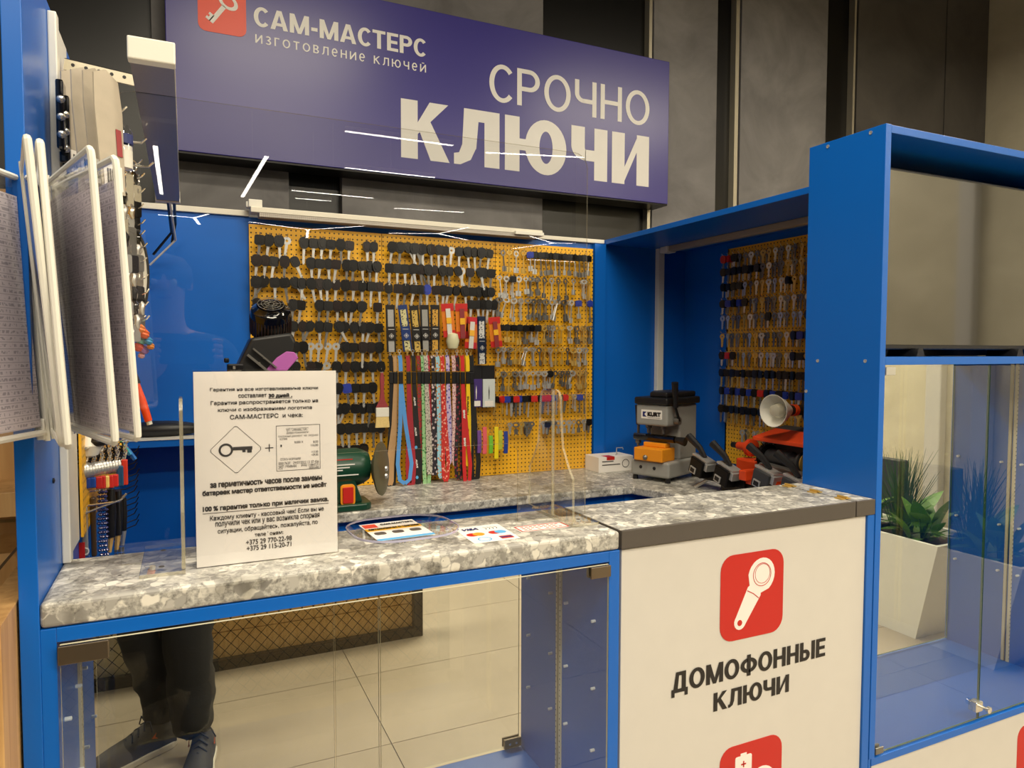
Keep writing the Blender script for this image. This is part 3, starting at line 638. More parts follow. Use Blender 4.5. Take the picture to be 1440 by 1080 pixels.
# neighbouring oak display at the far left -----------------------------
t = thing('oak_display', 'oak veneer display unit with glass shelves left of the blue post', 'display unit', (-.4, 1.2, 0))
MB().box(-.236, -.203, .99, 1.5, 0, 1.055).build('side_board', 'wood', t, bevel=.001)
MB().box(-.95, -.203, 1.5, 1.52, 0, 1.66).build('back_board', 'wood', t)
MB().box(-.95, -.203, 1.36, 1.5, 1.11, 1.15).build('wood_ledge', 'wood', t, bevel=.001)
for z in (1.075, .88, .62): pane(MB(), -.95, -.238, 1.02, 1.49, z, z+.006, 'z').build('glass_shelf', ['glass', 'glassedge'], t)
MB().tube([(-.26, 1.0, 0), (-.26, 1.0, .95)], .005).build('shelf_post', 'steel', t)
for i, (z, lab) in enumerate(((.90, 'white leaflet fanned on the upper shelf of the oak unit'), (.64, 'white leaflet fanned on the lower shelf of the oak unit'))):
    for k_ in range(4):
        pm = MB(); pm.X = Matrix.Translation((-.30-.02*k_, 1.12+.05*k_, z-.012+.004*k_)) @ Matrix.Rotation(.3*k_-.5, 4, 'Z') @ Matrix.Rotation(.25, 4, 'X')
        pm.box(-.05, .05, -.07, .07, 0, .001)
        tag(pm.build('leaflet', 'paper'), '%s, %s from the front' % (lab, ORD[k_]), 'leaflet', 'leaflets in the oak unit')

# ================================================================= COUNTER-TOP ACRYLIC
SY = 1.215
t = thing('acrylic_screen', 'large clear acrylic sneeze screen with rounded corners standing on the left counter', 'screen', (.3, SY, TOP))
x0, x1, z0, z1, r = -.095, .728, TOP+.0005, 1.768, .03
cx0, cx1, cz = .02, .577, 1.203
outer = [(x1-r+r*sin(q), z1-r+r*cos(q)) for q in [pi/2*k/6 for k in range(7)]]
cut = [(cx1-.02+.02*sin(q), cz-.02+.02*cos(q)) for q in [pi/2*k/5 for k in range(6)]][::-1]
cutl = [(cx0+.02-.02*cos(q), cz-.02+.02*sin(q)) for q in [pi/2*k/5 for k in range(6)]][::-1]
poly = outer + [(x1, z0), (cx1, z0)] + cut + cutl + [(cx0, z0), (x0, z0)] + [(x0+r-r*cos(q), z1-r+r*sin(q)) for q in [pi/2*k/6 for k in range(7)]]
MB().prism(poly, (0, SY, 0), EX, EZ, (0, .004, 0), 0, 1).build('sheet', ['acrylic', 'acredge'], t)
for lab, xs, side in (('clear acrylic support fin at the left, beside the sign sheet', -.008, -1), ('clear acrylic support fin at the right end of the screen', .652, 1)):
    s = thing('screen_support', lab, 'screen support', (xs, 1.22, TOP), 'clear supports of the acrylic screen')
    prof = [(1.131, 1.058), (1.133, 1.141), (1.15, 1.16), (1.172, 1.195), (1.178, 1.23), (1.182, 1.288), (1.188, 1.30), (1.198, 1.305), (1.208, 1.305)]
    prof = [(y if y < 1.2 else y, z) for y, z in prof]
    back = [(2*1.224-y, z) for y, z in prof[::-1]]
    MB().prism(prof[:-1]+back[1:]+[], (xs-.0025, 0, 0), EY, EZ, (.005, 0, 0), 0, 1).build('fin', ['acrylic', 'acredge'], s)
    MB().box(xs-.0027, xs+.0027, 1.2118, 1.2145, TOP+.006, 1.304).build('screen_slot', 'acredge', s)
    f = MB()
    pane(f, xs-.058 if side < 0 else xs-.0025, xs+.0025 if side < 0 else xs+.055, 1.131, 1.30, TOP+.0005, TOP+.0055, 'z')
    f.build('foot_plate', ['acrylic', 'acredge'], s)
    for y in (1.165, 1.26): MB().lathe([(.004, 0), (.004, .0006)], (xs+side*.03, y, TOP+.0056), EZ, 10).build('plate_hole', 'taupe', s)

# sign sheet in clear pocket --------------------------------------------
sg = thing('sign_sheet', 'white guarantee notice with key emblem and printed receipt standing on the left counter', 'sign', (.115, 1.15, TOP))
PX0, PX1, PZ0, PZ1, PY = .010, .220, 1.0515, 1.3475, 1.150
pm = MB(); N = 14
def curl(i, k): return -.006*(i/N)**3*(1-k)*1.0 - .003*sin(pi*i/N)
vs = []; fs = []
for k in range(7):
    for i in range(N+1):
        vs.append((PX0+(PX1-PX0)*i/N, PY+.0, PZ0+(PZ1-PZ0)*k/6))
for k in range(6):
    for i in range(N): fs.append((k*(N+1)+i, k*(N+1)+i+1, (k+1)*(N+1)+i+1, (k+1)*(N+1)+i))
n = len(vs); vs2 = [(x, y+.0004, z) for x, y, z in vs]
pm.add(vs, fs).add(vs2, [f[::-1] for f in fs]); pm.build('sheet', 'paper', sg)
fm = MB(); pane(fm, PX0-.001, PX1+.002, PY-.002, PY-.0012, PZ0-.001, PZ1+.002, 'y'); fm.build('clear_pocket', ['film', 'acredge'], sg)
hb = MB(); pane(hb, PX0-.001, PX1+.002, PY+.002, PY+.004, PZ0-.001, PZ1+.002, 'y'); hb.box(PX0+.02, PX1-.02, PY+.002, PY+.05, TOP+.0003, TOP+.0013, 1); hb.build('holder_back', ['acrylic', 'acredge'], sg)
TY = PY-.0002
def zp(px, py):   # local zoom-picture points (819x1080 crop of 220x290 px at 260,520)
    return (260+px/3.723, 520+py/3.723)
def stx(body, x0, x1, yb, yt, bold=0, m='inkgrey', slope=0, **k):
    return textat(body, TY, zp(x0, yb), zp(x1, yb-slope), zp(x0, yt), m, sg, bold, **k)
stx('Гарантия на все изготавливаемые ключи', 132, 697, 113, 90, .00012, slope=2)
stx('составляет', 280, 428, 145, 127, .00012)
stx('30 дней .', 438, 562, 147, 123, .0004)
stx('Гарантия распространяется только на', 135, 697, 184, 158, .00012, slope=4)
stx('ключи с изображением логотипа', 173, 665, 219, 195, .00012, slope=4)
stx('САМ-МАСТЕРС  и чека:', 236, 617, 254, 230, .00012, slope=2)
stx('за герметичность часов после замены', 132, 718, 618, 585, .0004, slope=26)
stx('батареек мастер ответственности не несёт', 92, 742, 656, 622, .0004, slope=28)
stx('100 % гарантия только при наличии замка.', 94, 752, 738, 706, .0004, slope=34)
stx('Каждому клиенту - кассовый чек! Если вы не', 132, 727, 788, 756, .00012, slope=38)
stx('получили чек или у вас возникла спорная', 160, 705, 822, 790, .00012, slope=36)
stx('ситуации, обращайтесь, пожалуйста, по', 172, 695, 856, 824, .00012, slope=36)
stx('телефонам:', 366, 515, 876, 850, .00012, slope=10)
stx('+375 29 770-22-98', 320, 560, 912, 886, .00012, slope=16)
stx('+375 29 115-20-71', 324, 557, 944, 918, .00012, slope=16)
def spt(px, py): return atY(*zp(px, py), TY)
a0 = spt(438, 149); a1 = spt(562, 149)
b0 = spt(94, 744); b1 = spt(752, 706); zb = (b0.z+b1.z)/2
MB().box(a0.x, a1.x, TY-.0004, TY, a0.z-.0006, a0.z).build('underline', 'inkgrey', sg)
MB().box(b0.x, b1.x, TY-.0004, TY, zb-.0007, zb).build('underline', 'inkgrey', sg)
cc = spt(268, 418); kk = MB(); rr = .036
def diamond(s_): return [(px_*s_, py_*s_) for px_, py_ in [(.0, 1), (-.06, .99), (-1, .06), (-1.0, 0), (-1, -.06), (-.06, -.99), (0, -1), (.06, -.99), (1, -.06), (1, 0), (1, .06), (.06, .99)]]
d0, d1 = diamond(rr), diamond(rr-.0008); n = len(d0)
kk.add([(cc.x+p, TY-.0004, cc.z+q) for p, q in d0]+[(cc.x+p, TY-.0004, cc.z+q) for p, q in d1], [(i, (i+1) % n, n+(i+1) % n, n+i) for i in range(n)])
kk.build('diamond_outline', 'inkgrey', sg)
kk = MB(); ring(kk, .0103, .0072, (cc.x-.0145, TY-.0005, cc.z), EX, EZ, (0, .0003, 0))
kk.box(cc.x-.0045, cc.x+.0235, TY-.0005, TY-.0002, cc.z-.001, cc.z+.0042).box(cc.x+.009, cc.x+.0135, TY-.0005, TY-.0002, cc.z-.0045, cc.z-.001).box(cc.x+.016, cc.x+.0225, TY-.0005, TY-.0002, cc.z-.0055, cc.z-.001)
kk.build('key_drawing', 'inkgrey', sg)
pp = spt(442, 409); MB().box(pp.x-.006, pp.x+.006, TY-.0004, TY, pp.z-.0007, pp.z+.0007).box(pp.x-.0007, pp.x+.0007, TY-.0004, TY, pp.z-.006, pp.z+.006).build('plus_sign', 'inkgrey', sg)
q0 = spt(480, 532); q1 = spt(707, 284); fr = MB(); e = .0006
for A in ((q0.x, q1.x, q0.z, q0.z+e), (q0.x, q1.x, q1.z-e, q1.z), (q0.x, q0.x+e, q0.z, q1.z), (q1.x-e, q1.x, q0.z, q1.z)): fr.box(A[0], A[1], TY-.0004, TY, A[2], A[3])
fr.build('receipt_frame', 'inkgrey', sg)
for body, xa, xb, yb, yt in (('ЧУП "САМ-МАСТЕРС"', 530, 646, 319, 303), ('Добро пожаловать!', 532, 648, 336, 321), ('ПЛАТЕЖНЫЙ ДОКУМЕНТ  ЧЕК  ПРОДАЖИ', 488, 697, 352, 338), ('КОПИЯ', 497, 535, 368, 357), ('0.000 X', 573, 620, 384, 372), ('8.00', 672, 697, 382, 370), ('1', 500, 508, 404, 392), ('116.00', 660, 697, 400, 388), ('=13.00', 662, 697, 434, 423), ('=29.00', 662, 697, 449, 438), ('ОПЛАТА НАЛИЧНЫМИ', 500, 606, 473, 460), ('00017637   29/07/2022 13 37 436', 490, 701, 492, 478), ('ЧИП 190686480      РНМ 110847371', 490, 701, 508, 494), ('КСА', 490, 512, 522, 512), ('00001490', 650, 701, 517, 505)):
    textat(body, TY, zp(xa, yb), zp(xb, yb), zp(xa, yt), 'inkgrey', sg, 0)

# small printed things on the counter -----------------------------------
def on_top(u, v, z=TOP): return atZ(u, v, z)
ty = thing('money_tray', 'clear rounded plastic coin tray with an advertising card inside', 'tray', (.345, 1.22, TOP))
def quadmap(c): return lambda s, t_: c[0]*(1-s)*(1-t_)+c[1]*s*(1-t_)+c[2]*s*t_+c[3]*(1-s)*t_
tc_ = Vector((.350, 1.222, TOP)); ta = Vector((cos(.05), sin(.05), 0)); tb = Vector((-ta.y, ta.x, 0))
for nm, ro, zz0, zz1, sc in (('tray_base', 1, .0005, .004, .93),):
    MB().prism(rrect(.165, .15, .055, 6), tc_+EZ*zz0, ta, tb, (0, 0, zz1-zz0), 0, 1).build(nm, ['acrylic', 'film'], ty)
rm = MB(); P0 = rrect(.165, .15, .055, 6); P1 = rrect(.188, .172, .065, 6); P2 = rrect(.192, .176, .067, 6); n = len(P0)
V_ = [tc_+ta*p+tb*q+EZ*.001 for p, q in P0]+[tc_+ta*p+tb*q+EZ*.013 for p, q in P1]+[tc_+ta*p+tb*q+EZ*.013 for p, q in P2]+[tc_+ta*p+tb*q+EZ*.0095 for p, q in P2]
rm.add(V_, [(r_*n+i, r_*n+(i+1) % n, (r_+1)*n+(i+1) % n, (r_+1)*n+i) for r_ in range(3) for i in range(n)], [0]*n+[1]*2*n)
M['rimglass'] = mat('tray_rim', rgb(176, 174, 200), .15, coat=1)
rm.build('tray_rim', ['film', 'rimglass'], ty, smooth=True)
cdn = thing('advert_card', 'white and yellow advertising card lying in the coin tray', 'card', (.34, 1.22, TOP+.005))
c0 = Vector((.342, 1.236, TOP+.0045)); ca = Vector((cos(.05), sin(.05), 0)); cb = Vector((-ca.y, ca.x, 0))
def cq(x0, x1, y0, y1, m, name, h=.0003, zo=0):
    return MB().prism([(x0, y0), (x1, y0), (x1, y1), (x0, y1)], c0+EZ*zo, ca, cb, (0, 0, h)).build(name, m, cdn)
cq(-.052, .052, -.062, .062, 'paper', 'card')
M['stickyellow'] = mat('sticker_yellow', rgb(240, 180, 30), .5); M['cyanink'] = mat('cyan_print', rgb(90, 170, 225), .5)
cq(-.052, .052, .006, .024, 'stickyellow', 'yellow_band', .0003, .0003)
cq(-.049, -.024, .030, .056, 'orangered', 'logo_square', .0003, .0003)
text('lettering', 'САМ-МАСТЕРС', c0+ca*-.016+cb*.040+EZ*.0004, ca, cb, .064, .010, 'ink', cdn, .0004)
text('lettering', 'АВТОКЛЮЧИ С ЧИПОМ', c0+ca*-.048+cb*.010+EZ*.0007, ca, cb, .096, .010, 'ink', cdn, .0004)
for i in range(3):
    MB().prism(rrect(.021, .019, .006, 3, -.034+.033*i, -.014), c0+EZ*.0003, ca, cb, (0, 0, .0003)).build('key_picture', 'taupe', cdn)
cq(-.052, .052, -.062, -.050, 'cyanink', 'blue_band', .0003, .0003)
vc = thing('payment_sticker', 'white sticker with payment card logos on the counter front', 'sticker', (.487, 1.16, TOP))
v0 = Vector((.487, 1.160, TOP+.0004))
def vq(pts, m, name, zo=.0003, h=.0002): return MB().prism(pts, v0+EZ*zo, EX, EY, (0, 0, h)).build(name, m, vc)
vq([(-.045, -.057), (.043, -.055), (.047, .056), (-.043, .056)], 'paper', 'sheet', 0, .0003)
M['visablue'] = mat('card_logo_blue', rgb(40, 50, 110), .5); M['mcorange'] = mat('card_logo_orange', rgb(240, 150, 40), .5)
text('lettering', 'VISA', v0+EX*-.033+EY*.026+EZ*.0004, EX, EY, .030, .014, 'visablue', vc, .0006, shear=.3)
for i in range(4):
    q = MB(); w_ = [(.012*cos(t_), .012*sin(t_)) for t_ in [-.8+1.6*k/6 for k in range(7)]]
    q.prism(w_+[(x_*.88, y_*.88) for x_, y_ in w_[::-1]], v0+EX*(.002+.007*i)+EY*.032+EZ*.0003, EX, EY, (0, 0, .0002)); q.build('contactless_arc', 'inkgrey', vc)
vq(ell(.011, .011, -.027, -.002), 'red', 'red_disc'); vq(ell(.011, .011, -.015, -.002), 'mcorange', 'orange_disc', .0005)
vq(ell(.011, .011, .016, -.001), 'red', 'red_disc'); vq(ell(.011, .011, .028, -.001), 'cyanink', 'blue_disc', .0005)
q = MB(); ring(q, .013, .010, v0+EX*-.017+EY*-.036+EZ*.0003, EX, EY, (0, 0, .0002)); q.build('blue_ring_logo', 'cyanink', vc)
vq([(.012, -.046), (.036, -.046), (.036, -.028), (.012, -.028)], 'red', 'red_box'); vq([(.012, -.040), (.036, -.040), (.036, -.034), (.012, -.034)], 'visablue', 'blue_bar', .0006)
rd = thing('red_framed_label', 'small white label with red frame lying right of the payment sticker', 'sticker', (.6, 1.16, TOP))
r0 = Vector((.600, 1.159, TOP+.0004)); ra = Vector((1, 0, 0))
MB().prism([(-.052, -.021), (.052, -.021), (.052, .021), (-.052, .021)], r0, EX, EY, (0, 0, .0003)).build('sheet', 'paper', rd)
q = MB()
for A in ((-.05, .05, .016, .019), (-.05, .05, -.019, -.016), (-.05, -.047, -.019, .019), (.047, .05, -.019, .019)): q.prism([(A[0], A[2]), (A[1], A[2]), (A[1], A[3]), (A[0], A[3])], r0+EZ*.0003, EX, EY, (0, 0, .0002))
q.build('red_frame', 'red', rd)
q = MB()
for k in range(3):
    for i in range(9):
        if random.random() < .85: q.box(r0.x-.04+i*.009, r0.x-.034+i*.009, r0.y+.008-.009*k, r0.y+.0115-.009*k, r0.z+.0003, r0.z+.0005)
q.build('small_print', 'red', rd, kind='stuff')

# ================================================================= PEGBOARDS, HOOKS AND KEYS
PY_ = 2.370
def pegboard(name, label, x0, x1, z0=.921, z1=1.776):
    t = thing(name, label, 'pegboard', ((x0+x1)/2, PY_, z0))
    MB().box(x0, x1, PY_, PY_+.002, z0, z1).build('board', 'peg', t)
    MB().box(x0, x0+.006, PY_+.0025, PY_+.014, z0, z1).box(x1-.006, x1, PY_+.0025, PY_+.014, z0, z1).build('mounting_edge', 'stickyellow', t)
    return t
boards = {'left': pegboard('pegboard', 'yellow perforated board hung with car keys, leftmost on the back wall', .188, .610),
          'middle': pegboard('pegboard', 'yellow perforated board behind the lanyards, middle one on the back wall', .612, 1.030),
          'right': pegboard('pegboard', 'yellow perforated board of long lever keys, right one on the back wall', 1.032, 1.446)}
RX = 1.900
rb = thing('pegboard', 'yellow perforated board of house keys on the right niche wall', 'pegboard', (RX, 1.7, .95))
MB().box(RX, RX+.002, 1.31, 2.125, .95, 1.772).build('board', 'pegY', rb)
MB().box(RX, RX+.0045, 2.118, 2.125, .95, 1.772).build('mounting_edge', 'stickyellow', rb)
boards['niche'] = rb
# hook (projects towards -Y, tip turned up)
hm = MB(); hm.tube([(0, 0, 0), (0, -.034, .0015), (0, -.042, .009)], .0012, 5); HOOK = hm.mesh('hook', 'chrome')
hm = MB(); hm.tube([(0, 0, 0), (0, -.034, .0015), (0, -.042, .009)], .0012, 5); hm.X = Matrix()
def hook(board, x, y, z, rz=0):
    h = bpy.data.objects.new('hook', HOOK); COL.objects.link(h); h.parent = board
    h.location = Vector((x, y, z)) - board.location; h.rotation_euler = (0, 0, rz); return h
# --- key prototypes (hang from origin, blade downwards, flat side facing -Y)
def key_blade(L=.046, w=.0085, m='steel', z0=-.030, cut=True):
    b = MB(); pts = [(-w/2, 0), (w/2, 0)]
    n = 7
    for i in range(n):
        zz = -L*.25 - L*.7*i/n; d = (.0008+.0012*((i*37) % 3)) if cut else 0
        pts += [(w/2-.0004, zz+.001), (w/2-d, zz-.002)]
    pts += [(0.001, -L), (-.001, -L), (-w/2, -L+.004)]
    b.prism(pts, (0, .0011, z0), EX, EZ, (0, -.0022, 0))
    b.box(-w/2-.001, w/2+.001, -.0022, .0022, z0-.003, z0+.004)
    b.box(-.001, .001, -.0017, -.0011, z0-L*.9, z0-.006)
    return b
def head_mesh(kind):
    b = MB()
    if kind == 0: pts = rrect(.030, .031, .006, 3, 0, -.013)
    elif kind == 1: pts = [(-.012, .003), (-.006, .006), (.006, .006), (.012, .003), (.017, -.008), (.014, -.024), (.007, -.031), (-.007, -.031), (-.014, -.024), (-.017, -.008)]
    else: pts = rrect(.028, .035, .012, 4, 0, -.012)
    b.prism(pts, (0, .005, 0), EX, EZ, (0, -.010, 0))
    b.prism([(p*.6, -.013+(q+.013)*.6) for p, q in pts], (0, -.005, 0), EX, EZ, (0, -.0012, 0))
    return b
HEADS = {}
def headm(kind, m):
    k = (kind, m)
    if k not in HEADS: HEADS[k] = head_mesh(kind).mesh('key_head', m)
    return HEADS[k]
BL = {}
def bladem(L, m):
    k = (L, m)
    if k not in BL: BL[k] = key_blade(L, m=m).mesh('car_key', m)
    return BL[k]
def bow_key(L, bw, bh, shape, m, bit=0, sw=.0046, hole=.26):
    """all-metal key: ring or shield bow, shank, optional bit plates"""
    b = MB(); ring(b, .5, hole if bit else .16, (0, .0012, -bh*.5+.003), EX*bw, EZ*bh, (0, -.0024, 0), n=14 if shape else 6)
    z = -bh+.003
    if bit:
        b.tube([(0, 0, z+.002), (0, 0, z-L)], sw/2, 6)
        b.box(-bit/2, bit/2, -.0008, .0008, z-L, z-L+.016); b.box(-.0008, .0008, -.004, .004, z-.004, z+.001)
        if bit > .012: b.box(-bit/2-.0005, bit/2+.0005, -.0012, .0012, z-L+.006, z-L+.009)
    else:
        w = .0088; b.prism([(-w/2, .002), (w/2, .002), (w/2, -L*.3), (w/2-.002, -L*.4), (w/2, -L*.5), (w/2-.0025, -L*.62), (w/2-.0005, -L*.75), (0, -L), (-w/2, -L+.003)], (0, .001, z), EX, EZ, (0, -.002, 0))
    return b
MET = {}
def metalkey(name, *a):
    if a not in MET: MET[a] = bow_key(*a).mesh(name, a[4])
    return MET[a]
def put(name, me, loc, ry, rz=0, rx=0, scale=1):
    o = bpy.data.objects.new(name, me); COL.objects.link(o); o.location = loc; o.rotation_euler = (rx, ry, rz)
    if scale != 1: o.scale = (scale,)*3
    return o
OW = lambda i: ORD[i] if i < len(ORD) else 'last but %d' % i
def car_row(bname, row, xs, y0, ref, cols=None, plain=()):
    z = atY(ref[0], ref[1], PY_-.03).z + .012
    for i, u in enumerate(xs):
        p = atY(u, ref[1] + (u-ref[0])*.078 if ref[1] < 497 else ref[1], PY_-.03)
        m = 'keyblack'
        if cols and i in cols: m = cols[i]
        x = p.x; y = PY_-.026-random.random()*.008
        hook(boards[bname], x, PY_, z+.001)
        tilt = random.choice((0, .03, -.03, .06, -.06, .12, -.12, random.uniform(-.6, .6), random.uniform(-.45, .45)))
        if m == 'plain':
            o = put('car_key', metalkey('car_key', .04, .026, .026, 1, 'steel'), (x, y, z), tilt)
            tag(o, 'bare silver car key, %s from left in %s row of the %s pegboard' % (OW(i), ORD[row-1], bname), 'key', 'car keys on the back pegboards'); continue
        if m == 'keyblack' and random.random() < .18: m = 'keybrown'
        L = random.choice((.044, .048, .052)); kind = random.choice((0, 0, 1, 1, 2))
        o = put('car_key', bladem(L, random.choice(('steel', 'steel', 'steeldull'))), (x, y, z), tilt, random.uniform(-.25, .25))
        h = bpy.data.objects.new('key_head', headm(kind, m)); COL.objects.link(h); h.parent = o
        cn = {'keyblack': 'black', 'keybrown': 'brownish black', 'keyblue': 'blue', 'keyred': 'red'}[m]
        tag(o, '%s-headed car key, %s from left in %s row of the %s pegboard' % (cn, OW(i), ORD[row-1], bname), 'key', 'car keys on the back pegboards')
def Z6(l): return [x/5.143+340 for x in l]
def Z7(l): return [x/5.143+580 for x in l]
def Z8(l): return [x/4.911+340 for x in l]
K = 'keyblack'
car_row('left', 1, Z6([130, 200, 268, 330, 452, 520, 585, 648, 712, 780, 905, 955]), 0, (365, 337), {3: 'plain'})
car_row('left', 2, Z6([110, 172, 235, 310, 372, 500, 565, 625, 685, 760, 808, 862, 925, 978]), 0, (361, 366))
car_row('left', 3, Z6([105, 172, 238, 305, 372, 435, 495, 560, 615, 685, 750, 810, 870, 935, 992]), 0, (361, 396))
car_row('left', 4, Z6([110, 372, 432, 565, 625, 690, 748, 805, 870, 985]), 0, (361, 427))
car_row('left', 5, Z6([375, 440, 500, 560, 625, 690, 750, 815, 880, 935, 990]), 0, (413, 459))
car_row('left', 6, Z6([380, 440, 500, 560, 625, 685, 750, 810, 875, 935, 990]), 0, (413, 488), {2: 'plain', 3: 'plain', 4: 'plain', 5: 'plain'})
car_row('left', 7, Z8([100, 165, 230, 300, 370, 475, 535, 600, 655, 720, 780, 840, 900, 958]), 0, (440, 516), {7: 'plain'})
car_row('left', 8, Z8([665, 723, 785, 845, 900]), 0, (476, 546), {1: 'keyblue'})
car_row('left', 9, Z8([670, 725, 785, 840, 890, 932]), 0, (476, 575))
car_row('left', 10, Z8([680, 735, 790, 850, 905, 955]), 0, (476, 603))
car_row('left', 11, Z8([680, 730, 785, 842]), 0, (476, 633))
car_row('middle', 1, Z6([1090, 1145, 1190, 1245, 1305, 1365]) + Z7([10, 70, 130, 185, 235, 285, 340, 395, 445, 500, 560]), 0, (590, 350), {11: 'plain'})
car_row('middle', 2, Z6([1065, 1120, 1175, 1230, 1290, 1345]) + Z7([10, 55, 110, 160, 215, 265, 320, 358, 420, 480, 520, 572]), 0, (590, 379), {13: 'plain'})
car_row('middle', 3, Z6([1060, 1130, 1190, 1248, 1295]) + Z7([60, 105, 165, 222, 262, 320, 375, 432, 480, 525, 570]), 0, (590, 407), {6: 'keyblue'})
car_row('middle', 4, Z7([425, 468, 510, 548, 590]), 0, (665, 428))
# lever keys on the right board
def lever_row(row, xs, ref, spec, extra=0, blk=(), blu=(), redk=()):
    z = atY(ref[0], ref[1], PY_-.03).z + .012
    for i, u in enumerate(xs):
        v = ref[1] + (u-ref[0])*(.06 if ref[1] < 497 else -.02 if ref[1] < 560 else -.05)
        p = atY(u, v, PY_-.03); x = p.x; hook(boards['right'], x, PY_, z+.001)
        L, bw, bh, shp, m, bit = spec(i)
        tilt = random.choice((0, 0, .03, -.04, .08, -.1, .3 if random.random() < .2 else 0))
        me = metalkey('lever_key', L, bw, bh, shp, m, bit)
        o = put('lever_key', me, (x, PY_-.026-random.random()*.006, z), tilt, random.uniform(-.4, .4), 0, 1.18)
        hn = ''
        if i in blk or i in blu or i in redk:
            mm = 'keyblack' if i in blk else 'keyblue' if i in blu else 'keyred'
            h = bpy.data.objects.new('key_head', headm(2 if i % 2 else 0, mm)); COL.objects.link(h); h.parent = o; h.scale = (.72, .9, .62)
            hn = {'keyblack': 'black-headed ', 'keyblue': 'blue-headed ', 'keyred': 'red-headed '}[mm]
        tag(o, '%s%s key, %s from left in %s row of the right pegboard' % (hn, 'brass' if m == 'brass' else 'long steel' if L > .045 else 'steel', OW(i), ORD[row-1]), 'key', 'lever keys on the right pegboard')
        if extra and random.random() < extra:
            o2 = put('lever_key', me, (x+.002, PY_-.012, z), tilt+random.uniform(-.12, .12), random.uniform(-.5, .5))
            tag(o2, 'rear key sharing a hook, %s from left in %s row of right pegboard' % (OW(i), ORD[row-1]), 'key', 'lever keys on the right pegboard')
def rnd(seed, L0, L1, bits=(.010, .014, .018), brassp=.1, bws=(.018, .021, .024)):
    r = random.Random(seed)
    def f(i): return (round(r.uniform(L0, L1), 3), r.choice(bws), r.choice((.016, .020)), r.choice((0, 1)), 'brass' if r.random() < brassp else r.choice(('steel', 'steeldull')), r.choice(bits))
    return f
lever_row(1, Z7([655, 700, 752, 800, 852]+[890+35*k for k in range(12)]), (707, 357), rnd(1, .045, .055), 0, range(5, 17), (4,))
lever_row(2, Z7([630, 682, 725, 770, 820, 862, 905, 955, 1010, 1055, 1105, 1165, 1240, 1278]), (705, 393), rnd(2, .035, .055, brassp=.2), .7, (2,))
lever_row(3, Z7([630, 682, 735, 785, 835, 882, 925, 965, 1010, 1055, 1100, 1150, 1200, 1280]), (705, 424), rnd(3, .04, .055), .7, (), (12, 13))
lever_row(4, Z7([640, 685, 730, 775, 820, 865, 910, 955, 985, 1015, 1045, 1085, 1140, 1190, 1240, 1285]), (705, 462), rnd(4, .035, .045, brassp=.3), .7, range(0, 7))
lever_row(5, Z7([620+42*k for k in range(16)]), (705, 494), rnd(5, .035, .045, brassp=.3), .8)
lever_row(6, Z7([620+42*k for k in range(16)]), (705, 528), rnd(6, .035, .045, brassp=.3), .8, (9,))
lever_row(7, [700+6.4*k for k in range(21)], (705, 563), rnd(7, .038, .05, (.006, .008, 0), .35, (.012, .014)), .2, (0, 3, 6, 7, 9), (2, 5, 12, 18), (1, 4, 8, 10, 11, 15))
lever_row(8, [717+8*k for k in range(5)]+[765, 770]+[772+7*k for k in range(9)], (720, 600), rnd(8, .02, .03, (0, .012)), .3, (6, 15))
# house keys on the niche wall: facing -X
HK = [('steel', 0, .3), ('steel', 1, .3), ('brass', 1, .2)]
rows = []
zrow = [atX(1025, v, RX).z for v in (366, 384, 405, 428, 449, 474, 500, 524, 549, 574, 604)]
cnt = 0
for r_, z in enumerate(zrow):
    rr_ = random.Random(50+r_); n = 15
    hl = {0: (0, 1, 2), 1: (0, 1, 2, 3, 4, 5, 6), 2: (0, 1, 2, 3, 11), 3: (0, 1, 2, 3, 4), 4: (8, 14), 5: (12, 13, 14, 15), 6: (0, 1, 2, 12, 13), 7: tuple(range(20)), 8: tuple(range(20)), 9: tuple(range(10)), 10: (9, 12, 15)}[r_]
    for i in range(n):
        y = 2.112 - .029*i
        if r_ == 10 and i < 4: continue
        hook(rb, RX, y, z+.012, -pi/2)
        for dpt_ in ((.032,) if (i*2+r_) % 5 in (0, 1) else (.032, .014)):
            m = 'brass' if rr_.random() < .22 else rr_.choice(('steel', 'steeldull'))
            me = metalkey('house_key', .030 if r_ < 7 else .044, rr_.choice((.021, .025)), .023, rr_.choice((0, 1)), m, 0)
            o = put('house_key', me, (RX-dpt_, y, z+.010), 0, -pi/2+rr_.uniform(-.35, .35), 0)
            nm = 'brass' if m == 'brass' else 'silver'
            if i in hl:
                hm_ = 'keyred' if (r_ == 0 and i < 2) or (r_ == 8 and i == 7) or (r_ == 6 and i == 1) else 'keyblue' if r_ in (3, 5, 8) and i % 2 else 'keyblack'
                h = bpy.data.objects.new('key_head', headm(0 if i % 2 else 1, hm_)); COL.objects.link(h); h.parent = o; h.scale = (.8, .8, .8); nm = hm_[3:]+'-headed'
            tag(o, '%s %s key, %s from the back in %s row of the niche pegboard' % ('rear' if dpt_ < .02 else 'front', nm, OW(i), ORD[r_]), 'key', 'house keys on the niche pegboard')
            cnt += 1
print('house keys', cnt)

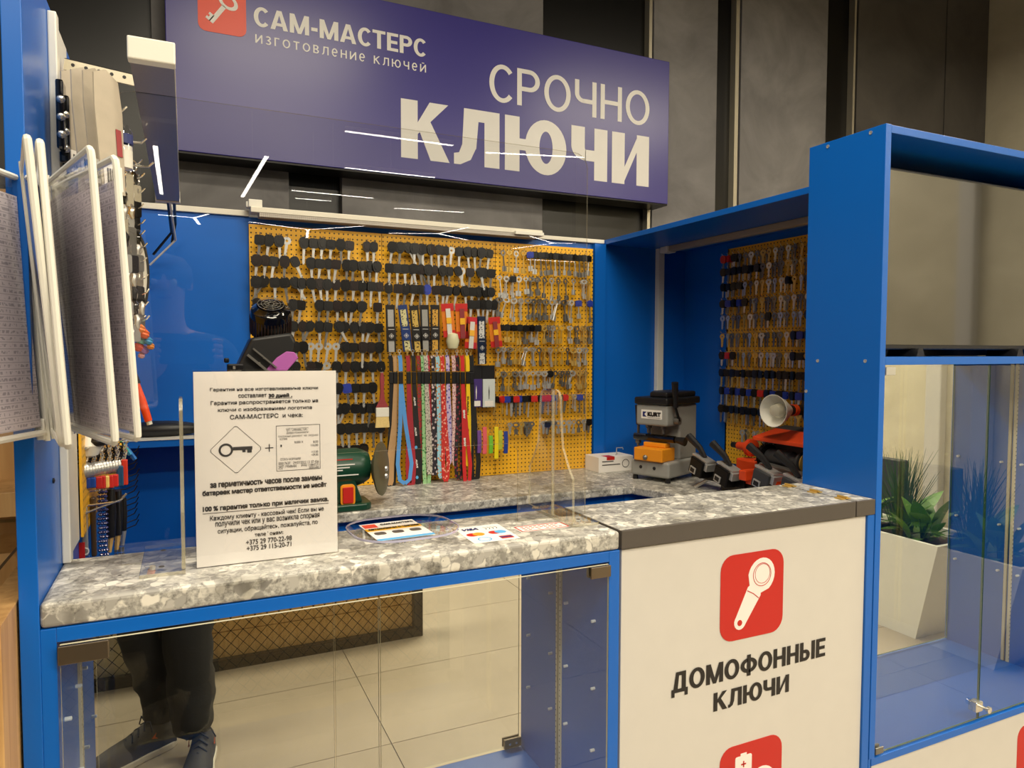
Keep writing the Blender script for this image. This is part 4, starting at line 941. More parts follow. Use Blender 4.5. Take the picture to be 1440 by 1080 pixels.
# ================================================================= STRAPS AND PACKS ON THE MIDDLE BOARD
def pg(u, v, d=.045): return atY(u, v, PY_-d)
def cloth(name, c, c2=None, sc=90): 
    return mat(name, rgb(*c), .75, bump=.2, vscale=400) if c2 is None else checker(name, rgb(*c), rgb(*c2), sc)
LAN = [ # px top, px bottom x, bottom y, loop spread px, colour, second colour, scale, label
 (549, 551, 686, 5, (20, 20, 22), None, 0, 'black lanyard hanging leftmost behind the tan one'),
 (554.6, 549, 682, 3, (186, 148, 104), None, 0, 'plain tan lanyard, second of the row of lanyards'),
 (560.5, 568, 679, 10, (84, 150, 220), None, 0, 'sky-blue lanyard hanging in a wide open loop'),
 (572, 577, 684, 5, (158, 34, 50), None, 0, 'plain crimson lanyard right of the sky-blue loop'),
 (580, 588, 682, 3, (22, 22, 26), None, 0, 'black lanyard with white lettering and small blue emblems'),
 (588, 590, 660, 2, (150, 36, 40), (30, 90, 50), 150, 'dark red and green patterned lanyard beside black lettered one'),
 (593, 600, 689, 4, (150, 196, 140), (40, 120, 60), 120, 'pale green lanyard with dark green diamond pattern'),
 (597, 603, 666, 2, (190, 184, 172), (24, 22, 24), 170, 'black and white chequered lanyard'),
 (601, 606, 660, 2, (190, 50, 70), (30, 20, 30), 160, 'crimson and black speckled lanyard next to chequered one'),
 (608, 611, 668, 3, (38, 32, 44), (206, 190, 190), 80, 'dark lanyard with pale flower pattern'),
 (614, 620, 672, 3, (150, 200, 220), (210, 120, 40), 110, 'pale blue lanyard with orange and green picture print'),
 (620, 626, 676, 4, (196, 40, 36), (240, 170, 150), 100, 'red lanyard with small light marks'),
 (629, 632, 652, 3, (196, 180, 216), (80, 70, 160), 100, 'lilac lanyard with purple dot pattern'),
 (637, 640, 654, 2, (226, 190, 190), (120, 40, 60), 170, 'pale pink lanyard with dark speckles'),
 (642, 645, 673, 5, (28, 22, 28), (150, 40, 60), 90, 'black lanyard with small crimson pattern left of red one'),
 (647, 655, 680, 5, (200, 34, 38), None, 0, 'red lanyard with white lettering next to the yellow one'),
 (656, 658, 655, 2, (240, 200, 20), None, 0, 'bright yellow lanyard with black lettering'),
 (662, 668, 676, 6, (16, 16, 18), None, 0, 'wide black lanyard with blue lettering at the right end')]
for i, (ut, ub, vb, sp, c, c2, sc, lab) in enumerate(LAN):
    top = pg(ut, 497, .05); bot = pg(ub, vb, .05); yy = PY_-.045-.004*((i*5) % 4)-(.008 if i in (2, 4, 15, 16) else 0)
    t = thing('lanyard', lab, 'lanyard', (top.x, yy, top.z), 'lanyards on the middle pegboard')
    m = cloth('lanyard_fabric', c, c2, sc); x0 = top.x
    wd = .0135 if i != 17 else .018
    hook(boards['middle'] if x0 < 1.03 else boards['right'], x0, PY_, top.z+.012)
    q = MB(); ring(q, .006, .0042, (x0, yy, top.z+.008), EX, EZ, (0, .002, 0), n=12); q.tube([(x0, yy, top.z+.002), (x0, yy, top.z-.008)], .003, 6); q.build('snap_clip', 'brass' if i % 2 else 'steel', t)
    zs = pg(ut, 515).z; zk = pg(ut, 535).z; zl = pg(ut, 541).z
    MB().ribbon([(x0, yy, top.z-.006), (x0+.003, yy, (top.z+zs)/2), (x0+.004, yy, pg(ut, 522).z)], wd).build('short_strap', m, t)
    MB().box(x0-.0075+.004, x0+.0115, yy-.004, yy+.004, zl+.004, pg(ut, 523).z).build('buckle', 'black', t, bevel=.0015)
    xb = bot.x; s_ = sp/989*2.45; zb_ = bot.z
    L1 = [(x0+.004, yy-.001, zl+.008), (x0+.004+(xb-s_-x0)*.35, yy-.001, zl+(zb_-zl)*.4), (xb-s_, yy-.001, zl+(zb_-zl)*.8), (xb-s_*.7, yy-.001, zb_+.012), (xb, yy-.001, zb_)]
    L2 = [(x0+.005, yy+.002, zl+.008), (x0+.006+(xb+s_-x0)*.35, yy+.002, zl+(zb_-zl)*.4), (xb+s_, yy+.002, zl+(zb_-zl)*.8), (xb+s_*.7, yy+.001, zb_+.012), (xb, yy-.001, zb_)]
    MB().ribbon(L1, wd).ribbon(L2, wd).build('strap_loop', m, t)
    if i == 16:
        for k, w_ in ((.26, 'SUBARU'), (.66, 'SUBARU')): text('lettering', w_, (x0+.004-.0035, yy-.003, zl+(zb_-zl)*(k-.12)+(.0 if k < .5 else .0)), Vector((-.02, 0, -1)).normalized()*-1*-1, EX, .065, .007, 'ink', t, .0004, d=-.0009)
    if i == 15:
        for k in (.3, .58): text('lettering', 'BMW', (x0+.001+(xb-s_-x0)*k, yy-.003, zl+(zb_-zl)*(k-.05)), Vector((.05, 0, -1)).normalized(), EX, .03, .008, 'letter', t, .0006, d=-.0009)
    if i == 4:
        for k in (.12, .42, .74): text('lettering', 'ALIVE', (x0+.000+(xb-s_-x0)*k, yy-.003, zl+(zb_-zl)*k), Vector((.1, 0, -1)).normalized(), EX, .03, .006, 'letter', t, .0004, d=-.0009)
        for k in (.62, .92): MB().prism(ell(.005, .006, 0, 0, 10), (x0+.003+(xb-s_-x0)*k, yy-.003, zl+(zb_-zl)*k), EX, EZ, (0, .0006, 0)).build('blue_emblem', 'cyanink', t)
# key-ring straps packed on dark cards
PACK = [(548, 429, 495, 2, 'silver', (40, 36, 34), (180, 180, 178), None, 'silver strap on a dark card, leftmost of the packed straps'),
        (565, 429, 494, 8, 'leopard', (34, 60, 120), (220, 214, 160), (60, 50, 40), 'leopard-print strap on a blue card, second of the packed straps'),
        (581, 430, 495, 6, 'gold', (36, 34, 32), (214, 180, 90), (60, 44, 20), 'gold patterned strap on a black card, third of the packed straps'),
        (596, 429, 494, 2, 'grey', (34, 32, 32), (166, 166, 160), None, 'grey strap on a dark card, fourth of the packed straps'),
        (611, 429, 493, 0, 'gold chain', (38, 35, 33), (220, 170, 70), (40, 32, 20), 'gold chain-pattern strap on a dark card beside orange packs'),
        (676, 445, 512, 1, 'white chain', (24, 32, 50), (220, 220, 214), (30, 36, 50), 'white chain-pattern strap on navy card between orange packs')]
for ut, v0_, v1_, sh, nm, cc_, sc_, s2, lab in PACK:
    p, q = pg(ut, v0_), pg(ut+sh, v1_); lean = (q.x-p.x); yy = PY_-.050
    t = thing('packed_strap', lab, 'key strap', (p.x, yy, p.z), 'key straps packed on cards')
    hook(boards['middle'], p.x, PY_, p.z-.004)
    card = mat('card_print', rgb(*cc_), .35); st = cloth('strap_print', sc_, s2, 150)
    def rib(a0, a1, w_, y_, m, name): MB().ribbon([(p.x+lean*a0, y_, p.z+(q.z-p.z)*a0), (p.x+lean*a1, y_, p.z+(q.z-p.z)*a1)], w_, .0016).build(name, m, t)
    rib(0, 1, .032, yy, card, 'backing_card'); rib(.10, 1, .020, yy-.002, st, 'strap')
    rib(.46, .76, .032, yy-.004, card, 'card_sleeve')
    ec = (p.x+lean*.66, yy-.0055, p.z+(q.z-p.z)*.66)
    r_ = MB(); r_.prism([(0, .009), (.009, 0), (0, -.009), (-.009, 0)], ec, EX, EZ, (0, .0004, 0)); r_.build('diamond_emblem', 'letter', t)
    r_ = MB(); r_.prism([(0, .0075), (.0075, 0), (0, -.0075), (-.0075, 0)], (ec[0], ec[1]-.0004, ec[2]), EX, EZ, (0, .0004, 0)); r_.build('emblem_field', card, t)
    MB().box(ec[0]-.0045, ec[0]+.0045, ec[1]-.0012, ec[1]-.0005, ec[2]-.001, ec[2]+.001).box(ec[0]-.001, ec[0]+.001, ec[1]-.0012, ec[1]-.0005, ec[2]-.0045, ec[2]+.0045).build('cross_mark', 'letter', t)
    MB().ribbon([(p.x+lean*.52-.010, yy-.005, p.z+(q.z-p.z)*.52), (p.x+lean*.52+.010, yy-.005, p.z+(q.z-p.z)*.52)], .0016, .0006).build('card_print_line', 'letter', t)
    rib(-.02, 1.01, .036, yy-.0065, 'film', 'clear_sleeve')
M['orangecard'] = mat('orange_card', rgb(232, 132, 30), .4); M['redcard'] = mat('red_card', rgb(205, 40, 36), .4)
for ut, v0_, v1_, sh, lab in ((628, 427, 474, 4, 'orange and red blister pack with white strap, upper left of the orange packs'), (648, 427, 476, 2, 'orange and red blister pack with brown strap, upper right of the orange packs'), (664, 446, 490, -3, 'orange and red blister pack with cream strap, lower left of the orange packs'), (694, 446, 488, 4, 'orange and red blister pack with brown strap, lower right of orange packs')):
    p, q = pg(ut, v0_), pg(ut+sh, v1_); lean = q.x-p.x; yy = PY_-.048; dz = q.z-p.z
    t = thing('blister_pack', lab, 'pack', (p.x, yy, p.z), 'orange blister packs')
    hook(boards['middle'] if p.x < 1.03 else boards['right'], p.x, PY_, p.z-.004)
    def rb2(a0, a1, w_, y_, m, name, dx=0): MB().ribbon([(p.x+lean*a0+dx, y_, p.z+dz*a0), (p.x+lean*a1+dx, y_, p.z+dz*a1)], w_, .0016).build(name, m, t)
    rb2(0, 1, .044, yy, 'orangecard', 'backing_card'); rb2(0, .22, .045, yy-.001, 'redcard', 'red_header'); rb2(.8, 1, .045, yy-.001, 'redcard', 'red_footer')
    rb2(.15, 1.0, .017, yy-.005, 'whiteplastic' if 'white' in lab or 'cream' in lab else 'maroon', 'strap'); rb2(.42, .6, .018, yy-.0065, 'stickyellow', 'strap_label')
    rb2(-.02, 1.02, .048, yy-.008, 'film', 'clear_blister')
p = pg(632, 470); t = tag(MB().lathe([(.001, 0), (.018, .006), (.024, .03), (.018, .055), (.006, .06)], (p.x+.01, PY_-.05, p.z-.055), EZ, 14).build('clear_pouch', mat('cream_pouch', rgb(206, 204, 170), .3), smooth=True), 'cream translucent pouch hanging under the orange packs', 'pouch')
# dark boxed packs at right of the lanyards
for ut, lab, cc_ in ((669, 'purple boxed tool pack on dark card right of the lanyards', (70, 50, 120)), (687, 'white boxed tool pack on dark card beside the purple one', (206, 214, 214))):
    a_, b_ = pg(ut-8.5, 514), pg(ut+9, 572); yy = PY_-.042
    t = thing('tool_pack', lab, 'pack', ((a_.x+b_.x)/2, yy, b_.z), 'tool packs beside the lanyards')
    zt = pg(ut, 533).z
    MB().box(a_.x, b_.x, yy, yy+.004, b_.z, a_.z).build('backing_card', 'black', t)
    MB().box(a_.x+.001, b_.x-.001, yy-.006, yy, b_.z, zt).build('box_body', mat('box_print', rgb(*cc_), .4), t)
    MB().box(a_.x+.008, b_.x-.008, yy-.0066, yy-.006, b_.z+.003, b_.z+.022).build('white_label', 'paper', t)
    xm = (a_.x+b_.x)/2
    MB().prism([(-.001, .0), (.001, 0), (.0022, .028), (0, .05), (-.0022, .028)], (xm, yy-.0064, b_.z+.028), EX, EZ, (0, .0004, 0)).build('tool_picture', 'ink' if ut > 680 else 'letter', t)
    hook(boards['middle'] if xm < 1.03 else boards['right'], xm, PY_, a_.z-.006)
# coloured key-ring straps hanging in a bunch (left of the lever keys)
for i, (u, v0_, v1_, c, lab) in enumerate(((673, 605, 637, (110, 70, 150), 'purple rubber strap, leftmost of the coloured key rings'), (680, 600, 638, (226, 96, 104), 'coral pink rubber strap of the coloured key rings'), (688, 612, 637, (110, 190, 50), 'green rubber strap of the coloured key rings'), (697, 600, 645, (236, 214, 20), 'yellow rubber strap, longest of the coloured key rings'), (702, 605, 632, (180, 190, 60), 'olive-yellow rubber strap of the coloured key rings'), (709, 606, 637, (30, 60, 150), 'blue rubber strap, rightmost of the coloured key rings'))):
    p, q = pg(u, v0_), pg(u, v1_); yy = PY_-.05-.004*(i % 3)
    t = thing('key_ring_strap', lab, 'key ring', (p.x, yy, p.z), 'coloured key rings')
    MB().ribbon([(p.x, yy, p.z), (p.x, yy-.004, (p.z+q.z)/2), (p.x, yy, q.z)], .016, .006).build('rubber_strap', mat('rubber', rgb(*c), .45), t, bevel=.002)
    r_ = MB()
    for k in range(4): ring(r_, .007, .0055, (p.x+.004*sin(k*2), yy-.002*k, p.z+.006+.012*k), EX, EZ, (0, .002, 0), n=10)
    r_.build('chain', 'brass', t)
# paint brush
p = pg(537, 530); yy = PY_-.05
t = thing('paint_brush', 'flat paint brush with maroon handle hanging on the pegboard', 'brush', (p.x, yy, p.z))
za, zb_, zc, zd = pg(537, 524).z, pg(537, 573).z, pg(537, 586).z, pg(537, 601).z
MB().prism([(-.004, za-p.z), (.004, za-p.z), (.008, za-p.z-.02), (.006, (za+zb_)/2-p.z), (.009, zb_-p.z+.025), (.022, zb_-p.z), (-.022, zb_-p.z), (-.009, zb_-p.z+.025), (-.006, (za+zb_)/2-p.z), (-.008, za-p.z-.02)], (p.x, yy, p.z), EX, EZ, (0, .008, 0)).build('handle', 'maroon', t, bevel=.002)
MB().box(p.x-.022, p.x+.022, yy-.002, yy+.010, zc, zb_).build('ferrule', 'whiteplastic', t, bevel=.001)
MB().prism([(-.021, zc-p.z), (.021, zc-p.z), (.024, zd-p.z), (-.024, zd-p.z)], (p.x, yy-.001, p.z), EX, EZ, (0, .010, 0)).build('bristles', 'bristle', t)
p = pg(537, 522); hook(boards['left'], p.x, PY_, p.z)

# ================================================================= LAMPS AND RAILS
t = thing('wall_lamp_rail', 'long white linear lamp and trunking along the top of the back wall', 'lamp', (.6, 2.35, 1.80))
z = 1.80
MB().box(-.17, .19, 2.375, 2.40, 1.800, 1.818).build('trunking', 'lampwhite', t, bevel=.002)
MB().box(1.17, 1.50, 2.372, 2.40, 1.800, 1.815).build('trunking', 'lampwhite', t, bevel=.002)
MB().box(.19, 1.20, 2.32, 2.372, 1.805, 1.822).build('lamp_housing', 'lampwhite', t, bevel=.002)
M['prism'] = perforated('prismatic_diffuser', rgb(150, 142, 134), .006, .0022, 'X', rgb(196, 190, 180))
MB().box(.215, 1.18, 2.322, 2.37, 1.793, 1.805).build('diffuser', 'prism', t)
MB().box(.185, .225, 2.33, 2.37, 1.822, 1.846).box(.178, .188, 2.34, 2.36, 1.822, 1.84).build('bracket_clip', 'whiteplastic', t, bevel=.002)
MB().box(1.085, 1.20, 2.31, 2.36, 1.800, 1.812).build('end_cap', 'whiteplastic', t, bevel=.001)
# overhanging linear lamp at left, lies along the kiosk depth
dd = atZ(183, 62, 1.80)
t = thing('linear_lamp', 'unlit linear lamp on arm above the left wall, seen from its white end', 'lamp', (-.035, 1.0, 1.79))
z0_, z1_ = 1.772, 1.796
xl, xr = -.063, -.005
MB().box(xl, xr, 1.075, 1.095, 1.766, z1_).build('end_cap', 'whiteplastic', t, bevel=.002); MB().box(xl, xr, 2.06, 2.08, 1.766, z1_).build('end_cap', 'whiteplastic', t, bevel=.002)
MB().box(xl+.001, xr-.001, 1.095, 2.06, z0_+.004, z1_).build('housing', 'lampwhite', t)
M['prismY'] = perforated('prismatic_diffuser_side', rgb(112, 106, 110), .004, .0015, 'Y', rgb(140, 134, 136))
M['diffgloss'] = mat('glossy_diffuser', rgb(128, 122, 126), .3, var=.1, vscale=300)
MB().box(xl+.002, xr-.002, 1.095, 2.06, z0_-.004, z0_+.004).build('diffuser', 'diffgloss', t)
MB().tube([(-.02, 2.08, 1.78), (-.02, 2.30, 1.75), (-.03, 2.34, 1.70)], .004, 6).tube([(-.035, 2.08, 1.78), (-.03, 2.28, 1.72), (-.08, 2.33, 1.66)], .004, 6).build('lamp_cable', 'cable', t)
MB().tube([(-.03, 2.08, 1.77), (-.02, 2.29, 1.70), (-.09, 2.34, 1.63)], .003, 6).build('lamp_cable', 'whiteplastic', t, label='white lamp cable')
t = thing('perforated_arm', 'perforated steel strip holding the linear lamp to the left wall', 'bracket', (-.12, 1.33, 1.83))
ar = MB(); ar.X = Matrix.Translation((-.166, 1.33, 1.832)) @ Matrix.Rotation(.10, 4, 'Y')
ar.box(0, .13, -.0015, .0015, -.009, .009); ar.box(0, .13, -.0015, .012, .008, .009)
ar.build('strip', 'alu', t)
hl_ = MB(); hl_.X = ar.X
for k in range(7): hl_.lathe([(.0028, 0), (.0028, .0003)], (.012+.018*k, -.0016, .001), -EY, 8)
hl_.build('strip_holes', 'ink', t, kind='stuff')
# niche lamps
t = thing('niche_lamp', 'horizontal linear lamp fixed under the blue cornice', 'lamp', (1.7, 1.9, 1.79))
MB().box(1.745, 1.775, 1.30, 2.29, 1.775, 1.797).build('lamp_housing', mat('lamp_grey_shade', rgb(150, 140, 124), .5), t, bevel=.003)
MB().box(1.738, 1.782, 2.29, 2.335, 1.772, 1.797).build('end_cap', 'lampwhite', t, bevel=.002)
t = thing('cable_duct', 'white vertical cable duct on the blue wall above the key machine', 'duct', (1.767, 2.375, 1.4))
MB().box(1.752, 1.782, 2.362, 2.385, .922, 1.797).build('duct_body', 'whiteplastic', t, bevel=.002)

# ================================================================= SWING DISPLAY POCKETS
LEAN = Vector((-.016, -.007, .324))
def pocket(hinge, free, zb, lab, LEAN=LEAN, stamp=True):
    hx, fx = Vector((hinge[0], hinge[1], zb)), Vector((free[0], free[1], zb))
    a = (fx-hx); W = a.length; a.normalize(); b = LEAN.normalized(); n = a.cross(b).normalized()
    t = thing('display_pocket', lab, 'display pocket', hx, 'swing display pockets on the left wall')
    X = Matrix((( a.x, n.x, b.x, hx.x), (a.y, n.y, b.y, hx.y), (a.z, n.z, b.z, hx.z), (0, 0, 0, 1)))
    H = LEAN.length; r = .0042
    f = MB(); f.X = X
    f.tube([(.006, 0, 0), (W-.006, 0, 0), (W-.001, 0, .004), (W, 0, .012), (W, 0, H-.012), (W-.001, 0, H-.004), (W-.006, 0, H), (.006, 0, H)], r, 8)
    f.tube([(0, 0, -.012), (0, 0, H+.012)], r, 8)
    f.build('pocket_frame', 'whiteplastic', t, smooth=True)
    g_ = MB(); g_.X = X; g_.box(.004, W-.004, -.0022, -.0018, .004, H-.004).box(.004, W-.004, .0018, .0022, .004, H-.004).build('clear_sleeve', M['pocketfilm'], t)
    q = MB(); q.X = X; q.box(.012, W-.008, -.0008, .0008, .008, H-.024); o = q.build('price_list', 'list', t)
    if stamp:
        s_ = MB(); s_.X = X; ring(s_, .020, .0188, (W-.05, -.0011, H-.055), (1, 0, 0), (0, 0, 1), (0, -.0002, 0), n=20); ring(s_, .013, .0122, (W-.05, -.0011, H-.055), (1, 0, 0), (0, 0, 1), (0, -.0002, 0), n=20)
        for k in range(3): s_.box(W-.062, W-.038, -.0013, -.0011, H-.061+.005*k, H-.0595+.005*k)
        s_.build('round_stamp', M['stampblue'], t)
    bs = MB(); bs.X = X; bs.box(W*.45, W-.01, -.0012, -.0009, H*.60, H*.61).build('printed_heading', 'inkgrey', t)
M['pocketfilm'] = glass('pocket_film', (.98, .98, .99, 1), 1.0)
M['stampblue'] = mat('stamp_ink', rgb(110, 140, 210), .5)
pocket((-.168, 1.095), (-.262, .86), 1.272, 'white-framed price list pocket, leftmost, cut by the picture edge')
q0_ = atZ(88, 625, 1.274); q1_ = atZ(96, 628, 1.274)
pocket((-.160, 1.098), (q0_.x, q0_.y), 1.274, 'white-framed pocket seen edge-on, left of the two edge-on pockets', atZ(38, 192, 1.6)-q0_, stamp=False)
pocket((-.155, 1.108), (q1_.x, q1_.y), 1.274, 'white-framed pocket seen edge-on, right of the two edge-on pockets', atZ(56, 198, 1.6)-q1_, stamp=False)
pocket((-.147, 1.125), (-.073, .902), 1.275, 'white-framed price list pocket turned right, front one of the right pair')
pocket((-.140, 1.145), (-.052, .934), 1.275, 'white-framed price list pocket, rightmost, behind its turned neighbour')
t = thing('pocket_holder', 'white vertical holder rail carrying the swing pockets', 'holder', (-.17, 1.12, 1.4))
for z_ in (1.262, 1.590): MB().box(-.178, -.168, 1.085, 1.16, z_, z_+.028).build('holder_arm', 'whiteplastic', t, bevel=.002)
MB().box(-.178, -.174, 1.11, 1.14, 1.262, 1.618).build('holder_rail', 'whiteplastic', t)

# ================================================================= MACHINES
ZB = .9202
# grey drilling machine
rz = radians(-67.9)
km = thing('key_drilling_machine', 'grey and black upright key-cutting machine with amber vise on the back worktop', 'machine', (1.480, 2.035, ZB), rotz=rz)
X = OFF[km]
def P(): m = MB(); m.X = X; return m
P().box(-.078, .078, 0, .215, .016, .072).build('base', 'machgrey', km, bevel=.008, seg=3)
f = P()
for x in (-.066, .066):
    for y in (.014, .2): P().lathe([(.010, 0), (.009, .016)], (x, y, 0), EZ, 10).build('rubber_foot', 'black', km)
P().prism([(-.062, .10), (.062, .10), (.066, .215), (-.066, .215)], (0, 0, .07), EX, EY, (0, 0, .20)).build('column', 'machgrey', km, bevel=.008, seg=3)
P().box(-.066, .062, .012, .14, .196, .272).build('drill_head', 'machgrey', km, bevel=.008, seg=3)
P().prism([(-.070, .005), (.066, .005), (.076, .12), (.076, .222), (-.076, .222), (-.076, .12)], (0, 0, .270), EX, EY, (0, 0, .026)).build('top_cover', 'black', km, bevel=.006)
P().prism([(-.02, .03), (.05, .03), (.064, .12), (.064, .21), (-.05, .21), (-.055, .10)], (0, 0, .295), EX, EY, (0, 0, .020)).build('top_cover_hump', 'black', km, bevel=.006)
P().box(-.058, .058, -.012, .075, .072, .118).build('amber_vise', 'amber', km, bevel=.004)
P().box(-.045, .045, .03, .065, .118, .134).build('amber_vise_top', 'amber', km, bevel=.003)
MBk = P().lathe([(.008, 0), (.009, .006), (.004, .012)], (-.008, -.012, .086), -EY, 10).build('vise_knob', 'steeldull', km, smooth=True)
P().tube([(-.09, .045, .150), (.075, .045, .150)], .013, 10).build('clamp_bar', 'blackgloss', km)
P().tube([(.078, .045, .150), (.115, .045, .146)], [.010, .016], 10).build('clamp_knob', 'black', km, smooth=True)
for i, x in enumerate((-.035, .025)):
    P().lathe([(.012, 0), (.012, -.012), (.007, -.014), (.007, -.030), (.002, -.034), (.0015, -.055)], (x, .05, .196), EZ, 12).build('spindle', 'steeldull', km)
for x in (-.035, .02): P().lathe([(.006, 0), (.006, .001)], (x, -.0005, .048), -EY, 12).build('base_button', 'ink', km)
lv = P(); lv.tube([(.082, .06, .215), (.084, .03, .262), (.088, .02, .30)], .005, 8); lv.build('lever_arm', 'blackmetal', km)
P().tube([(.083, .032, .265), (.090, .012, .352)], [.009, .012], 10).build('lever_grip', 'black', km, smooth=True)
P().lathe([(.014, 0), (.014, .018)], (.066, .06, .215), EX, 12).build('lever_hub', 'steeldull', km)
P().tube([(-.092, .07, .10), (-.092, .07, .20)], .005, 8).tube([(-.10, .07, .128), (-.084, .07, .128)], .008, 8).build('side_rod', 'steeldull', km)
P().tube([(-.092, .07, .19), (-.094, .07, .262)], [.009, .012], 8).build('side_grip', 'black', km, smooth=True)
P().prism(rrect(.085, .032, .002, 2, -.001, .236), (0, .0112, 0), EX, EZ, (0, .0006, 0)).build('name_plate', 'paper', km)
def lw(p): return X @ Vector(p)
la = (X.to_3x3() @ EX)
text('lettering', 'KURT', lw((-.017, .0108, .229)), la, EZ, .054, .016, 'ink', km, .0014)
P().prism([(-.037, .227), (-.021, .227), (-.021, .245), (-.037, .245)], (0, .0108, 0), EX, EZ, (0, .0004, 0)).build('blue_logo', 'visablue', km)
P().prism([(-.030, .236), (-.021, .245), (-.021, .227)], (0, .0106, 0), EX, EZ, (0, .0003, 0)).build('logo_wedge', 'letter', km)
P().box(-.017, .036, .0107, .0110, .2235, .2245).build('plate_line', 'ink', km)

# white carton
p0, p1 = atZ(832, 663, ZB), atZ(873, 658, ZB)
t = thing('small_carton', 'small white carton with red patch and line drawing beside the pegboard', 'box', (p0.x, 2.25, ZB))
MB().box(1.405, 1.56, 2.25, 2.35, ZB, ZB+.058).build('carton', 'paper', t, bevel=.001)
MB().box(1.44, 1.475, 2.2495, 2.29, ZB+.046, ZB+.0585).build('red_patch', 'red', t)
MB().box(1.42, 1.50, 2.249, 2.25, ZB+.027, ZB+.030).box(1.42, 1.47, 2.249, 2.25, ZB+.040, ZB+.043).build('line_drawing', 'ink', t)
q = MB(); ring(q, .016, .014, (1.525, 2.249, ZB+.03), EX, EZ, (0, .0008, 0)); q.build('ring_drawing', 'inkgrey', t)
tag(MB().tube([(1.51, 2.29, ZB+.0605), (1.51, 2.29, ZB+.085), (1.535, 2.285, ZB+.085), (1.537, 2.285, ZB+.078)], .002, 6).tube([(1.50, 2.28, ZB+.060), (1.52, 2.30, ZB+.060)], .002, 6).build('hex_wrench', 'steel'), 'small bent wire key standing on the white carton', 'tool')

# orange and black key duplicator (faces the operator, -X)
rz = -pi/2
du = thing('key_duplicator', 'orange and black key duplicating machine with round brush at the niche wall', 'machine', (1.585, 1.79, ZB), rotz=rz)
X = OFF[du]; lb = 'x'
P().box(0, .44, 0, .27, 0, .045).build('base', 'black', du, bevel=.004)
P().box(.115, .44, -.005, .05, .046, .075).build('orange_carriage', 'orange', du, bevel=.004)
P().box(.115, .145, -.03, .05, .06, .092).build('carriage_lug', 'orange', du, bevel=.003)
P().box(.235, .27, -.03, .05, .06, .088).build('carriage_lug', 'orange', du, bevel=.003)
P().lathe([(.007, 0), (.007, .001)], (.19, -.0055, .060), -EY, 12).build('carriage_bolt', 'black', du)
hood = [(.06, .045), (.05, .11), (.075, .165), (.13, .20), (.20, .212), (.27, .20), (.285, .12), (.285, .045)]
P().prism([(y, z) for y, z in [(.13, .045), (.115, .12), (.13, .175), (.16, .205), (.22, .215), (.27, .20), (.285, .045)]], (.05, 0, 0), EY, EZ, (.37, 0, 0)).build('motor_housing', 'darkgrey', du, bevel=.01, seg=3)
oc = P(); oc.prism([(.06, .175), (.062, .188), (.10, .196), (.16, .210), (.17, .200), (.11, .184)], (.075, 0, 0), EY, EZ, (.305, 0, 0)); oc.build('orange_hood', 'orange', du, bevel=.003)
P().prism([(.06, .05), (.10, .05), (.105, .17), (.13, .185), (.12, .205), (.065, .19)], (.305, 0, 0), EY, EZ, (.03, 0, 0)).build('orange_cheek', 'orange', du, bevel=.004)
br = P(); br.lathe([(.012, 0), (.040, .002), (.040, .016), (.012, .018)], (.098, .095, .125), EX, 28)
for k in range(28): br.tube([(.107, .095+.038*cos(k*2*pi/28), .125+.038*sin(k*2*pi/28)), (.107+.004*(-1)**k, .095+.050*cos(k*2*pi/28), .125+.050*sin(k*2*pi/28))], .0015, 4)
br.build('wire_brush', 'blackmetal', du)
P().lathe([(.026, 0), (.028, .004), (.028, .09), (.020, .094), (.020, .13), (.034, .132), (.034, .138), (.02, .14), (.02, .18)], (.118, .095, .125), EX, 20).build('motor_drum', 'darkgrey', du, smooth=True)
P().lathe([(.030, 0), (.032, .003), (.032, .006), (.006, .008)], (.262, .095, .125), EX, 20).build('cutter_disc', 'brass', du)
# vises
for i, (x, zz) in enumerate(((-.10, .055), (.02, .045), (.19, .058), (.30, .05))):
    c = 'blackmetal' if i < 2 else 'darkgrey'
    v = P(); v.X = X @ Matrix.Translation((x, -.02, zz)) @ Matrix.Rotation(.30 if i < 2 else .25, 4, 'Y')
    if i < 2 or True:
        v.box(-.004, .060, -.03, .03, .0, .055)
        o_ = v.build('vise_block', c, du, bevel=.003)
    j = P(); j.X = X @ Matrix.Translation((x, -.02, zz)) @ Matrix.Rotation(.30 if i < 2 else .25, 4, 'Y')
    j.box(.006, .034, -.034, -.030, .004, .026); j.box(-.012, .066, -.02, .02, .055, .062); j.box(.054, .072, -.022, .022, .030, .055); j.build('vise_jaw', 'steel', o_, bevel=.001)
    e = P(); e.X = j.X; e.box(.010, .030, -.0346, -.0341, .008, .022); e.build('jaw_mark', 'black', o_)
    h = P(); h.X = j.X; h.tube([(.03, .0, .062), (.0, -.005, .085), (-.055, -.015, .105)], [.008, .010, .013], 8); h.build('vise_lever', 'black', du, smooth=True)
sl = P(); sl.prism([(-.13, .03), (.12, .03), (.12, .055), (-.13, .065)], (0, -.01, 0), EX, EZ, (0, .04, 0)); sl.build('vise_rail', 'blackmetal', du, bevel=.002)
P().prism([(.12, .08), (.40, .055), (.40, .075), (.30, .105), (.14, .115)], (0, .03, 0), EX, EZ, (0, .03, 0)).build('steel_guide', 'steeldull', du, bevel=.002)
ok = P(); ok.lathe([(.018, 0), (.030, .004), (.030, .018), (.018, .02), (.014, .05), (.014, .07)], (.0, .14, .135), -EX, 16); ok.build('orange_knob', 'orange', du, smooth=True)
P().tube([(-.07, .14, .135), (-.10, .14, .135)], .010, 8).build('knob_axle', 'black', du)
P().box(-.04, .05, .10, .16, .05, .10).build('knob_bracket', 'orange', du, bevel=.006)
P().tube([(-.06, 0, .03), (-.09, -.03, .0)], .006, 8).build('feed_handle', 'steel', du)
